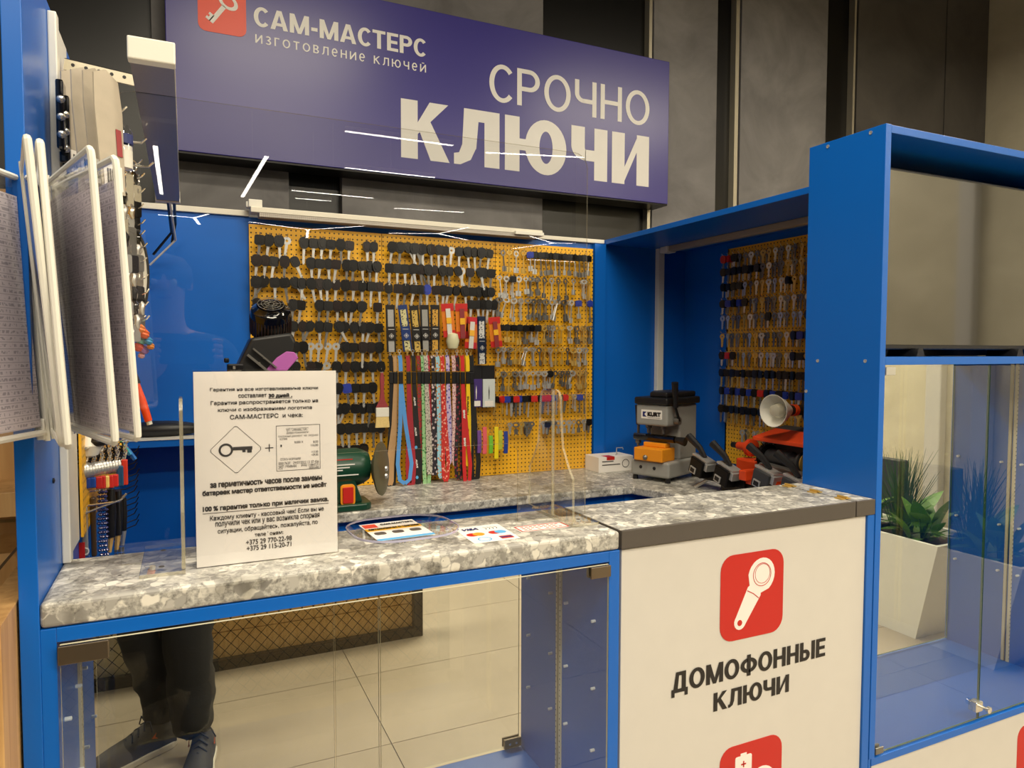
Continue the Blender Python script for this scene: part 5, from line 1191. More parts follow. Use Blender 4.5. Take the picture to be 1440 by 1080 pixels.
# work lamp
lp = thing('work_lamp', 'clip lamp with white shell reflector and clear bulb above the duplicator', 'lamp', (1.69, 1.66, 1.19))
ap = atX(1109, 577, 1.69); mouth = atX(1073, 576, 1.655)
ax = Vector((-.98, -.10, .02)).normalized(); 
c0_ = Vector(ap)
MB().lathe([(.016, 0), (.022, .012), (.038, .040), (.050, .072), (.0485, .072), (.036, .040), (.020, .013), (.012, .004)], c0_, ax, 28).build('reflector', 'whiteplastic', lp, smooth=True)
MB().lathe([(.010, 0), (.012, .012), (.022, .03), (.024, .042), (.018, .058), (.004, .064)], c0_+ax*.008, ax, 18).build('bulb', edgeglass('bulb_glass', (.9, .9, .88, 1), rgb(250, 245, 225), .35), lp, smooth=True)
MB().tube([c0_-ax*.001, c0_-ax*.075], .0165, 14).build('socket', 'black', lp, smooth=True)
MB().tube([c0_-ax*.014, c0_-ax*.032], .0185, 14).build('orange_ring', 'orange', lp, smooth=True)
MB().tube([c0_-ax*.07, c0_-ax*.09+EZ*-.05, (c0_.x+.06, c0_.y-.06, 1.14)], .008, 8).build('flexible_arm', 'black', lp)

# green bench grinder, half behind the sign sheet
gr = thing('bench_grinder', 'dark green bench grinder with bare steel wheel guard on the back worktop', 'grinder', (.40, 2.06, ZB))
gx_ = .40
MB().prism([(q*1.0, w_*1.0) for q, w_ in rrect(.19, .13, .03, 4)], (gx_-.01, 2.06, ZB), EX, EY, (0, 0, .020)).build('base', 'green', gr, bevel=.004)
MB().prism([(-.075, 0), (.060, 0), (.035, .075), (-.055, .075)], (gx_, 2.015, ZB+.02), EX, EZ, (0, .09, 0)).build('pedestal', 'green', gr, bevel=.006)
MB().tube([(gx_-.10, 2.06, ZB+.118), (gx_+.05, 2.06, ZB+.118), (gx_+.068, 2.06, ZB+.118), (gx_+.085, 2.06, ZB+.118)], [.056, .056, .050, .040], 24).build('motor_body', 'green', gr, smooth=True)
for s_ in (1, -1):
    xx = gx_+.125 if s_ > 0 else gx_-.13
    MB().tube([(gx_+.08*s_, 2.06, ZB+.118), (xx-.02*s_, 2.06, ZB+.118)], .016, 12).build('shaft', 'steeldull', gr, smooth=True)
    if s_ > 0:
        c_ = Vector((xx-.024, 2.06, ZB+.108)); axd = Vector((.86, -.5, .05)).normalized()
        gm = MB().lathe([(.020, 0), (.030, .001), (.078, .022), (.080, .026), (.076, .028), (.05, .032), (.02, .034)], c_, axd, 32)
        o_ = gm.build('wheel_guard', mat('olive_steel', rgb(120, 116, 88), .4, .6, var=.1), gr, smooth=True)
        u_ = axd.cross(EZ).normalized()*-1
        for dz_ in (.004, -.018): MB().lathe([(.0085, 0), (.007, .005), (.002, .007)], c_+axd*.031+EZ*dz_+Vector((0, -.028, 0)), axd, 12).build('rivet', 'steel', o_, smooth=True)
    else: MB().lathe([(.070, 0), (.070, .03)], (xx-.02, 2.06, ZB+.118), EX, 24).build('grinding_wheel', 'machgrey', gr)
MB().prism(rrect(.042, .060, .010, 4, 0, 0), (gx_+.015, 2.0075, ZB+.046), EX, EZ, (0, .008, 0)).build('switch_frame', 'amber', gr, bevel=.001)
MB().prism(rrect(.030, .046, .003, 3, 0, 0), (gx_+.015, 2.003, ZB+.046), EX, EZ, (0, .006, 0)).build('switch_button', 'red', gr, bevel=.001)
sb = MB()
for k, (x0_, x1_, z_, m_) in enumerate(((-.06, .03, .030, 1), (-.05, .035, .016, 0), (-.055, .02, .008, 0), (-.055, .0, .001, 0), (-.05, .045, -.014, 0))):
    r_ = .0565; yy = 2.06 - math.sqrt(max(r_*r_-z_*z_, 0)) ; sb.box(gx_+x0_, gx_+x1_, yy-.0006, yy+.001, ZB+.118+z_-.0014, ZB+.118+z_+.0014, m_)
sb.build('body_print', ['letter', 'red'], gr)

# black bench device with ribbed round head and purple pad
bd = thing('bench_device', 'black bench device with ribbed round head, grille top and purple pad behind the sign', 'machine', (.2, 1.98, ZB))
hc = Vector((.208, 1.97, 1.49)); tilt = Vector((-.04, -.55, .85)).normalized()
MB().lathe([(.046, -.075), (.052, -.070), (.052, -.012), (.050, -.004), (.038, .004), (.036, .010), (.012, .014)], hc, tilt, 36).build('round_head', 'blackgloss', bd, smooth=True)
rb_ = MB(); u_ = tilt.orthogonal().normalized(); w_ = tilt.cross(u_)
for k in range(40):
    a_ = 2*pi*k/40; d_ = u_*cos(a_)+w_*sin(a_); rb_.tube([hc+d_*.0525-tilt*.070, hc+d_*.0525-tilt*.022], .0016, 5)
rb_.build('cooling_ribs', mat('rib_steel', rgb(96, 74, 66), .3, .8), bd)
gm = MB()
for r_ in (.034, .025, .016, .008): ring(gm, r_, r_-.0012, hc+tilt*.0145, u_, w_, tilt*.001, n=24)
for k in range(8): a_ = 2*pi*k/8; d_ = u_*cos(a_)+w_*sin(a_); gm.tube([hc+tilt*.015+d_*.006, hc+tilt*.015+d_*.034], .0007, 4)
gm.build('top_grille', 'chrome', bd)
MB().tube([hc+tilt*.012+u_*0+Vector((0, .03, 0)), hc+tilt*.022+Vector((0, .035, 0))], .005, 8).build('top_button', 'black', bd)
bdm = MB(); bdm.prism([(-.105, -.20), (-.095, -.17), (-.062, -.10), (-.05, -.075), (.05, -.06), (.062, -.085), (.055, -.12), (.02, -.155), (-.02, -.19), (-.02, -.30), (-.06, -.30), (-.06, -.20)], (.205, 1.93, 1.487), EX, EZ, (0, .09, 0)); bdm.build('body', 'black', bd, bevel=.008, seg=3)
MB().prism([(0, 0), (.055, 0), (.085, .035), (.075, .050), (.055, .052), (.03, .035)], (.186, 1.925, 1.325), EX, EZ, (0, .02, 0)).build('purple_pad', 'pink', bd, bevel=.002)
sr = MB(); sr.X = Matrix.Translation((.150, 1.918, 1.375)) @ Matrix.Rotation(-.85+pi/2, 4, 'Y'); sr.box(-.0, .075, -.006, .006, -.012, -.006); sr.box(0, .075, -.006, .006, .010, .014); sr.build('slide_rail', 'steeldull', bd)
sr = MB(); sr.box(.095, .135, 1.905, 1.935, 1.318, 1.345); sr.box(.088, .100, 1.91, 1.93, 1.348, 1.360); sr.build('clamp_block', 'blackmetal', bd, bevel=.003)
sr = MB(); sr.box(.10, .128, 1.9035, 1.9045, 1.326, 1.329).box(.108, .114, 1.9035, 1.9045, 1.332, 1.340).box(.172, .176, 1.928, 1.9295, 1.345, 1.349).box(.182, .186, 1.928, 1.9295, 1.357, 1.361).build('bright_screws', 'chrome', bd)
MB().box(.145, .185, 1.95, 2.0, ZB, 1.20).box(.09, .24, 1.92, 2.04, ZB, ZB+.02).build('stand', 'black', bd, bevel=.003)

# gloves and goods on the wall shelf
gl = MB(); gl.lathe([(.001, -.09), (.030, -.085), (.042, -.03), (.038, .03), (.028, .07), (.010, .11), (.001, .12)], (-.06, 2.27, 1.162), EX, 16)
gl.v = [Vector((v.x, v.y, 1.1315+(v.z-1.1315)*.62 if v.z > 1.1315 else 1.1315)) for v in gl.v]
t = thing('work_gloves', 'black work gloves lying on the narrow blue shelf', 'gloves', (-.06, 2.27, 1.1312))
gl.build('glove_palm', 'black', t, smooth=True)
for k in range(4): MB().tube([(.03, 2.235+.02*k, 1.150), (.075, 2.232+.022*k, 1.146), (.118+.008*(k % 2), 2.23+.024*k, 1.141)], [.012, .010, .007], 8).build('glove_finger', 'black', t, smooth=True)

# ================================================================= GOODS ON THE LEFT WALL
WX = -.166
def wallhook(y, z, L=.07, lab=None):
    t = side_pb
    o = MB(); o.tube([(WX, y, z), (WX+L, y, z+.003), (WX+L+.008, y, z+.012)], .0022, 6).build('long_hook', 'chrome', t)
side_pb = bpy.data.objects['side_pegboard']
# blister cards at the top
M['cardboard'] = mat('grey_blister_card', rgb(176, 166, 150), .35, var=.15, vscale=40)
for i, (u, v, x, lab) in enumerate(((101, 98, -.148, 'blister pack with barcode nearest the yellow board, top of the left wall'), (116, 95, -.124, 'second blister pack with barcode at the top of the left wall'), (133, 96, -.104, 'third blister pack with barcode at the top of the left wall'), (148, 98, -.088, 'outermost blister pack with barcode at the top of the left wall'))):
    p = atX(u, v, x); y = p.y; zt = p.z
    t = thing('barcode_pack', lab, 'pack', (x, y, zt), 'blister packs at the top of the left wall')
    a_ = Vector((.62, .78, 0)).normalized(); o_ = Vector((x, y, zt-.03)); hh = .128
    MB().prism([(-.018, -hh), (.020, -hh), (.024, -.02), (.020, .020), (.0, .030), (-.020, .020), (-.022, -.02)], o_, a_, Vector((-.04, 0, 1)), (.0015, -.001, 0)).build('card', 'cardboard', t)
    def lay(pts, m, nm, d): MB().prism(pts, o_+Vector((.0018, -.0016, 0))*d, a_, Vector((-.04, 0, 1)), (.0003, -.0003, 0)).build(nm, m, t)
    lay([(-.015, -hh+.004), (.016, -hh+.004), (.016, -hh+.036), (-.015, -hh+.036)], 'paper', 'white_label', 1)
    for k in range(6): lay([(-.010+.004*k, -hh+.010), (-.008+.004*k, -hh+.010), (-.008+.004*k, -hh+.030), (-.010+.004*k, -hh+.030)], 'ink', 'barcode_bar', 1.4)
    lay([(.010, -hh+.05), (.019, -hh+.05), (.019, -hh+.085), (.010, -hh+.085)], 'maroon', 'dark_label', 1)
for y_, z_, L_ in ((1.43, 1.80, .05), (1.46, 1.805, .07), (1.47, 1.755, .10), (1.50, 1.72, .11)): wallhook(y_, z_, L_)
rr_ = random.Random(3)
# dark packets close against the board, seen between the card and the yellow edge
for k in range(4):
    p = atX(84+4*k, 120+22*k, -.158); t = thing('dark_packet', 'dark flat packet against the yellow board, %s from the top' % ORD[k], 'pack', p, 'dark packets on the left wall')
    MB().box(-.164, -.154+.004*k, p.y, p.y+.03, p.z-.09, p.z+.01).build('packet', 'blackgloss', t, bevel=.003)
    for j in range(3): MB().lathe([(.006, 0), (.004, .004), (.001, .005)], (-.157+.002*k, p.y-.002, p.z-.02-.025*j), -EY, 8).build('rivet', 'chrome', t, smooth=True)
# column of metal key rings, seen right of the pockets
for r_ in range(12):
    v = 236+19.5*r_
    for j in range(5):
        u = 152+.050*(v-236)+9*j+rr_.uniform(-2, 2); y = 1.50+.05*j
        p = atY(u, v+rr_.uniform(-4, 4), y); x, z = p.x, p.z
        kind = rr_.random()
        lab = '%s metal key ring from the wall outward, %s level below the blister packs' % (ORD[j], ORD[r_])
        t = thing('metal_key_ring', lab, 'key ring', (x, y, z), 'metal key rings on the left wall')
        q = MB(); ring(q, .012, .0098, (x, y, z), Vector((.5, .85, 0)), EZ, (.002, 0, 0), n=12); q.build('ring', 'chrome', t)
        if kind < .55:
            q = MB(); q.prism(rrect(.020, .036, .004, 2, 0, -.030), (x, y, z), Vector((.7, .7, 0)), EZ, (.004, -.004, 0)); q.build('metal_tag', rr_.choice(('steel', 'chrome', 'steeldull', 'blackgloss', 'blackmetal')), t, bevel=.001)
        else:
            q = MB(); q.tube([(x, y, z-.010), (x+.003, y, z-.020), (x, y, z-.032), (x+.004, y, z-.042)], [.003, .007, .008, .004], 8); q.build('fob', rr_.choice(('steel', 'chrome', 'blackmetal', 'blackgloss')), t, smooth=True)
        if j == 4:
            MB().tube([(x, y, z), (x+.012, y-.004, z+.006), (x+.018, y-.004, z+.014)], .0016, 5).build('hook_tip', 'chrome', t)
# clear tubes with navy band
for j, (u, x) in enumerate(((138, -.120), (152, -.100), (172, -.075))):
    p = atX(u, 240, x)
    t = thing('clear_tube', 'clear tube with navy band below the blister packs, %s from the board' % ORD[j], 'tube', p, 'clear tubes on the left wall')
    MB().lathe([(.0005, 0), (.013, .002), (.014, .052), (.009, .062), (.0005, .063)], p, EZ, 14).build('tube_body', 'film', t, smooth=True)
    MB().lathe([(.0135, 0), (.0135, .030), (.010, .031)], Vector(p)+EZ*.003, EZ, 14).build('tube_filling', 'whiteplastic', t, smooth=True)
    MB().lathe([(.0144, 0), (.0144, .012), (.0140, .013)], Vector(p)+EZ*.036, EZ, 14).build('navy_band', 'visablue', t)
# round white plate with black rim at the back
t = thing('oval_plate', 'white oval plate with black rim at the back of the left wall', 'plate', (-.115, 2.05, 1.50))
pc = atY(190, 385, 2.05); wv_ = Vector((.85, .5, 0)).normalized()
MB().prism(ell(.028, .10, 0, 0, 28), pc, wv_, EZ, (.004, -.004, 0)).build('plate_face', 'whiteplastic', t)
q = MB(); ring(q, 1, .92, pc+Vector((0, -.002, 0)), wv_*.030, EZ*.103, (.007, -.006, 0), n=28); q.build('black_rim', 'black', t)
# coloured rubber charms
for j, (u, v, r_, c, nm) in enumerate(((197, 463, .011, (240, 140, 70), 'peach'), (203, 470, .011, (236, 110, 50), 'orange'), (209, 480, .009, (60, 150, 205), 'blue'), (212, 487, .008, (225, 140, 60), 'amber'), (199, 478, .011, (120, 200, 190), 'turquoise'), (195, 488, .011, (230, 100, 80), 'coral'), (203, 492, .010, (160, 120, 195), 'violet'), (199, 500, .007, (235, 180, 190), 'pale pink'))):
    c_ = atY(u, v, 1.66+.004*j)
    q = MB(); q.lathe([(.001, -.9*r_), (.7*r_, -.7*r_), (r_, -.1*r_), (.8*r_, .2*r_), (.9*r_, .5*r_), (.001, r_)], c_, (.3, .1, 1), 12)
    tag(q.build('rubber_charm', mat('charm', rgb(*c), .4), smooth=True), '%s rubber charm in the bunch hanging right of the swing pockets' % nm, 'charm')
c_ = atY(198, 452, 1.66); MB().tube([(WX, 1.66, c_.z+.01), (c_.x, 1.66, c_.z+.004), (c_.x+.01, 1.66, c_.z+.012)], .002, 6).build('long_hook', 'chrome', side_pb)
# orange handled knife and black tool
a_, b_ = atY(192, 540, 1.75), atY(209, 592, 1.75)
t = thing('utility_knife', 'orange-handled cutter with black grip hanging over the narrow shelf', 'knife', b_)
MB().tube([a_, (a_+b_)/2, b_], [.007, .009, .008], 10).build('orange_handle', mat('neon_orange', rgb(245, 80, 30), .35), t, smooth=True)
MB().tube([b_, b_+(b_-a_)*.10], .006, 8).build('white_tip', 'whiteplastic', t, smooth=True)
MB().tube([a_+(a_-b_)*.9+EX*-.005, a_], [.010, .009], 8).build('black_grip', 'black', t, smooth=True)
# lower group, below the pockets
def gp(u, v, y): return atY(u, v, y)
for j in range(17):
    c_ = gp(105+4.1*j, 664-.75*j, 1.43+.012*j)
    tag(MB().lathe([(.001, 0), (.0125, 0), (.0135, .001), (.0135, .0052), (.0125, .0062), (.001, .0062)], c_, Vector((.9, .45, 0)), 18).build('token_disc', 'steel', smooth=True), 'round silver token, %s of the row hung below the swing pockets' % ORD[j], 'token', 'silver token key rings in a row')
for k in range(3):
    a_ = gp(102, 632+6*k, 1.44+.03*k); b_ = gp(176, 618+8*k, 1.60+.03*k); a_.x = WX
    MB().tube([a_, b_, b_+Vector((.006, 0, .008))], .0018, 5).build('long_hook', 'chrome', side_pb)
for j in range(13):
    c_ = gp(106+5.6*j, 646-.9*j, 1.44+.014*j)
    q = MB()
    for m_ in range(4): ring(q, .008, .0062, c_+Vector((.002*(m_ % 2), 0, -.008+.007*m_)), Vector((.5, .8, 0)), EZ, (.0016, 0, 0), n=8)
    tag(q.build('ring_chain', 'blackmetal' if j % 2 else 'chrome'), 'short ring chain above the silver tokens, %s from the board' % ORD[j], 'key ring', 'ring chains over the tokens')
for j, (u, v0_, v1_, c, w_) in enumerate(((122, 672, 687, (20, 60, 150), 'blue'), (130, 671, 686, (24, 70, 160), 'blue'), (139, 670, 687, (190, 36, 34), 'red'), (144, 669, 687, (190, 36, 34), 'red'), (149, 669, 686, (236, 200, 110), 'yellow'), (155, 668, 686, (200, 40, 36), 'red'), (162, 667, 684, (205, 44, 40), 'red'), (169, 655, 684, (30, 80, 120), 'blue'), (175, 646, 682, (220, 60, 40), 'red'))):
    y = 1.47+.016*j; p, q_ = gp(u, v0_, y), gp(u, v1_, y)
    q = MB(); q.box(p.x-.0055, p.x+.0055, y-.004, y+.004, q_.z, p.z)
    tag(q.build('plastic_tag', mat('tag', rgb(*c), .4), bevel=.002), '%s plastic tag below the silver tokens, %s from the board' % (w_, ORD[j]), 'tag', 'plastic tags under the tokens')
c_ = gp(124, 626, 1.48); t = thing('white_ball', 'white ball with black patch hanging just under the pockets', 'ball', c_)
MB().lathe([(.001, -.024), (.016, -.018), (.024, 0), (.016, .018), (.001, .024)], c_, EZ, 18).build('ball', 'whiteplastic', t, smooth=True)
MB().lathe([(.001, -.012), (.012, -.008), (.015, 0), (.010, .009), (.001, .012)], c_+Vector((.016, -.008, .008)), EZ, 14).build('black_patch', 'black', t, smooth=True)
for j, (u, v, c, w_) in enumerate(((162, 617, (240, 190, 40), 'yellow'), (168, 621, (60, 160, 90), 'green'), (173, 625, (60, 150, 200), 'light blue'), (180, 632, (40, 110, 190), 'blue'))):
    c_ = gp(u, v, 1.62+.01*j)
    tag(MB().tube([c_, c_+Vector((.012, .004, -.022))], [.004, .005], 6).build('cord_charm', mat('cord', rgb(*c), .5), smooth=True), '%s cord charm under the pocket corners' % w_, 'charm', 'cord charms under the pockets')
M['bubble'] = mat('blue_bubble', rgb(50, 56, 110), .15, coat=1, var=.4, vscale=60)
p, q_ = gp(113, 714, 1.45), gp(124, 783, 1.45)
t = thing('packed_tool', 'long clear packet with grey tool and red base nearest the yellow board', 'pack', (p.x, 1.45, q_.z))
MB().box(p.x, q_.x, 1.45, 1.46, q_.z, p.z).build('packet', 'machgrey', t, bevel=.003); MB().box(p.x-.004, q_.x+.002, 1.446, 1.449, q_.z-.002, p.z+.004).build('clear_bag', 'film', t)
MB().box(p.x-.003, p.x+.006, 1.443, 1.446, q_.z, q_.z+.028).build('red_label', 'red', t)
q = MB(); ring(q, .007, .005, (q_.x-.004, 1.444, q_.z+.012), EX, EZ, (0, .001, 0), n=14); q.build('spiral_mark', 'letter', t)
p, q_ = gp(126, 700, 1.50), gp(136, 783, 1.50)
tag(MB().box(p.x, q_.x, 1.50, 1.512, q_.z, p.z).build('brown_packet', mat('brown_pack', rgb(74, 56, 36), .3), bevel=.003), 'dark brown glossy packet between the clear packet and blue beads', 'pack')
p, q_ = gp(137, 690, 1.54), gp(152, 783, 1.54); q = MB()
for k in range(60):
    q.lathe([(.0005, -.004), (.0042, 0), (.0005, .004)], (p.x+(q_.x-p.x)*((k % 4+.5)/4)+rr_.uniform(-.0015, .0015), 1.545, q_.z+(p.z-q_.z)*(k//4+.5)/15), EZ, 8)
tag(q.build('bead_string', 'bubble', smooth=True, kind='stuff'), 'blue glossy bead strings hanging over the counter end', 'beads')
for j, (u, v0_, v1_, w_, lab) in enumerate(((156, 688, 755, .010, 'thick black screwdriver handle right of the blue beads'), (166, 690, 752, .009, 'black screwdriver handle, middle one right of the blue beads'), (174, 700, 746, .007, 'thin black screwdriver handle, outermost on the left wall'))):
    y = 1.58+.04*j; p, q_ = gp(u, v0_, y), gp(u, v1_, y)
    t = thing('screwdriver', lab, 'tool', q_, 'black handled tools on the left wall')
    MB().tube([p, (p+q_)/2, q_], [w_*.7, w_, w_*.8], 10).build('grip', 'black', t, smooth=True)
    MB().tube([q_, q_+Vector((-.003, 0, -.030))], [.006, .004], 6).build('shank', 'plank' if j < 2 else 'steel', t)
p, q_ = gp(160, 752, 1.66), gp(176, 784, 1.66); q = MB()
for k in range(12): q.box(p.x+(q_.x-p.x)*(k % 3)/3, p.x+(q_.x-p.x)*((k % 3)+.8)/3, 1.66, 1.665, q_.z+(p.z-q_.z)*(k//3)/4, q_.z+(p.z-q_.z)*(k//3+.75)/4)
tag(q.build('metal_trinkets', 'steeldull', kind='stuff'), 'small metal trinkets in a grid beneath the black tool handles', 'trinkets')
for k, (u0, v0_, u1, v1_) in enumerate(((105, 723, 170, 703), (112, 712, 168, 705), (140, 690, 166, 684))):
    a_ = gp(u0, v0_, 1.43+.03*k); b_ = gp(u1, v1_, 1.58+.02*k); a_.x = WX
    MB().tube([a_, a_+(b_-a_)*.75, b_, b_+Vector((.010, 0, .012))], .0020, 6).build('long_hook', 'chrome', side_pb)
q = MB()
for k in range(14):
    a_ = gp(176, 640+8*k, 1.80); b_ = gp(192-(k % 4), 634+8*k, 1.82); q.tube([(WX, 1.80, a_.z), a_, b_, b_+Vector((.006, 0, .012))], .0013, 5)
q.build('empty_hooks', 'blackmetal', side_pb, kind='stuff')

# ================================================================= SEEN ONLY IN THE MIRRORS
# mesh barrier behind the photographer
mf = thing('mesh_barrier', 'low barrier of wooden planks behind black diamond wire mesh, seen in the cabinet mirror', 'barrier', (.1, -.74, 0))
MB().box(-1.6, 1.02, -.735, -.70, .0, .045).build('bottom_rail', 'blackmetal', mf, bevel=.002)
MB().box(.975, 1.02, -.735, -.70, .045, .95).build('end_post', 'blackmetal', mf, bevel=.002)
MB().box(-1.6, 1.02, -.735, -.70, .95, .99).build('top_rail', 'blackmetal', mf, bevel=.002)
wm = MB(); pit = .05
def seg(x0, z0, x1, z1): wm.tube([(x0, -.715, z0), (x1, -.715, z1)], .0014, 4, cap=False)
x = -1.6-.95
while x < .975:
    for s_ in (1, -1):
        if s_ > 0: a0_, b0_ = x, x+.905*.9
        else: a0_, b0_ = x+.905*.9, x
        # clip to frame
        X0_, Z0_, X1_, Z1_ = a0_, .045, b0_, .95
        def clip(xc, X0_, Z0_, X1_, Z1_):
            t_ = (xc-X0_)/(X1_-X0_); return xc, Z0_+(Z1_-Z0_)*t_
        if X0_ < -1.6: X0_, Z0_ = clip(-1.6, a0_, .045, b0_, .95)
        if X1_ < -1.6: X1_, Z1_ = clip(-1.6, a0_, .045, b0_, .95)
        if X0_ > .975: X0_, Z0_ = clip(.975, a0_, .045, b0_, .95)
        if X1_ > .975: X1_, Z1_ = clip(.975, a0_, .045, b0_, .95)
        if abs(X1_-X0_) > .002: seg(X0_, Z0_, X1_, Z1_)
    x += pit
wm.build('wire_mesh', 'blackmetal', mf, kind='stuff')
for k in range(7): MB().box(-.14, 1.01, -.775, -.757, .012+.137*k, .146+.137*k).build('plank', 'plank', mf, bevel=.002)
MB().box(-1.6, -.15, -.772, -.757, .012, .95).build('pale_board', 'beige', mf)
# planter and plants
pl = thing('white_planter', 'white tapered planter box with plants, seen in the mirror of the tall cabinet', 'planter', (3.32, -.2, 0))
V_ = [(3.16, -.85, 0), (3.46, -.85, 0), (3.46, .32, 0), (3.16, .32, 0), (3.14, -.97, .478), (3.52, -.97, .478), (3.52, .43, .478), (3.14, .43, .478)]
I_ = [(3.16, -.95, .478), (3.50, -.95, .478), (3.50, .41, .478), (3.16, .41, .478), (3.17, -.93, .43), (3.49, -.93, .43), (3.49, .39, .43), (3.17, .39, .43)]
q = MB(); q.add(V_+I_, [(0, 3, 2, 1), (0, 1, 5, 4), (1, 2, 6, 5), (2, 3, 7, 6), (3, 0, 4, 7), (4, 5, 9, 8), (5, 6, 10, 9), (6, 7, 11, 10), (7, 4, 8, 11), (8, 9, 13, 12), (9, 10, 14, 13), (10, 11, 15, 14), (11, 8, 12, 15)])
q.build('planter_box', 'planter', pl)
MB().box(3.171, 3.489, -.93, .39, .40, .44).build('soil', mat('soil', rgb(60, 46, 34), .9, var=.3, vscale=60), pl)
rr_ = random.Random(11)
lf = MB(); N_ = 7
for i in range(N_):
    s_ = i/(N_-1); w_ = .5*sin(pi*min(1, s_*1.02+.02))**.8*.36; zz = .30*s_-.34*s_*s_
    lf.v += [Vector((s_, -w_, zz+.06*abs(w_))), Vector((s_, 0, zz)), Vector((s_, w_, zz+.06*abs(w_)))]
for i in range(N_-1):
    for k in (0, 1): lf.f.append((i*3+k, i*3+k+1, i*3+k+4, i*3+k+3)); lf.m.append(0)
LEAF = lf.mesh('leaf', 'leaf')
for p_i, (y0_, lab) in enumerate(((.24, 'bushy broad-leaved plant in the white planter, nearest the kiosk'), (-.10, 'broad-leaved plant in the middle of the white planter'), (-.55, 'broad-leaved plant at the far end of the white planter'))):
    t = thing('broad_leaved_plant', lab, 'plant', (3.3, y0_, .44), 'broad-leaved plants in the planter')
    for k in range(26):
        a_ = rr_.uniform(0, 2*pi); L_ = rr_.uniform(.12, .26); el = rr_.uniform(-.1, 1.1)
        o = bpy.data.objects.new('leaf', LEAF); COL.objects.link(o); o.parent = t
        o.location = (rr_.uniform(-.06, .06), rr_.uniform(-.08, .08), rr_.uniform(.0, .10)); o.rotation_euler = (rr_.uniform(-.3, .3), -el, a_); o.scale = (L_, L_*1.0, L_)
    q = MB()
    for k in range(6): q.tube([(3.3, y0_, .44), (3.3+rr_.uniform(-.05, .05), y0_+rr_.uniform(-.06, .06), .56)], .004, 5)
    q.build('stems', 'grass', t, kind='stuff')
for p_i, (y0_, lab) in enumerate(((.12, 'tall spiky grass plant in the white planter beside the bushy plant'), (-.35, 'second tall spiky grass plant farther along the white planter'))):
    q = MB()
    for k in range(110):
        a_ = rr_.uniform(0, 2*pi); b_ = rr_.uniform(.02, .17); H_ = rr_.uniform(.25, .46); w_ = .003
        bx_, by_ = 3.32+rr_.uniform(-.03, .03), y0_+rr_.uniform(-.04, .04)
        pts = [(bx_, by_, .44), (bx_+b_*.35*cos(a_), by_+b_*.35*sin(a_), .44+H_*.55), (bx_+b_*cos(a_), by_+b_*sin(a_), .44+H_)]
        q.tube(pts, [.0030, .0026, .0006], 3)
    tag(q.build('spiky_grass', 'grass', kind='stuff'), lab, 'plant')
tag(MB().box(4.2, 4.28, -1.3, -.545, 0, .67).build('dark_cabinet', 'darkgrey', bevel=.004), 'low dark grey cabinet beyond the planter, seen in the mirror', 'cabinet')

# ================================================================= THE PHOTOGRAPHER (seen in mirror and screen)
pr = thing('person', 'person in dark tracksuit trousers and trainers holding up a phone before the counter', 'person', (-.06, -.15, 0))
J = {}; V = []; R_ = []; E_ = []
def jv(n, p, r, par=None):
    J[n] = len(V); V.append(p); R_.append(r)
    if par is not None: E_.append((J[par], J[n]))
jv('pelvis', (-.06, -.27, .90), (.155, .115))
jv('waist', (-.06, -.28, 1.06), (.145, .105), 'pelvis'); jv('chest', (-.06, -.28, 1.24), (.165, .115), 'waist'); jv('upchest', (-.06, -.285, 1.36), (.135, .09), 'chest')
jv('neck', (-.06, -.275, 1.455), (.056, .056), 'upchest'); jv('skull0', (-.06, -.255, 1.53), (.062, .072), 'neck'); jv('skull1', (-.06, -.25, 1.60), (.074, .090), 'skull0'); jv('skull2', (-.06, -.255, 1.67), (.060, .070), 'skull1')
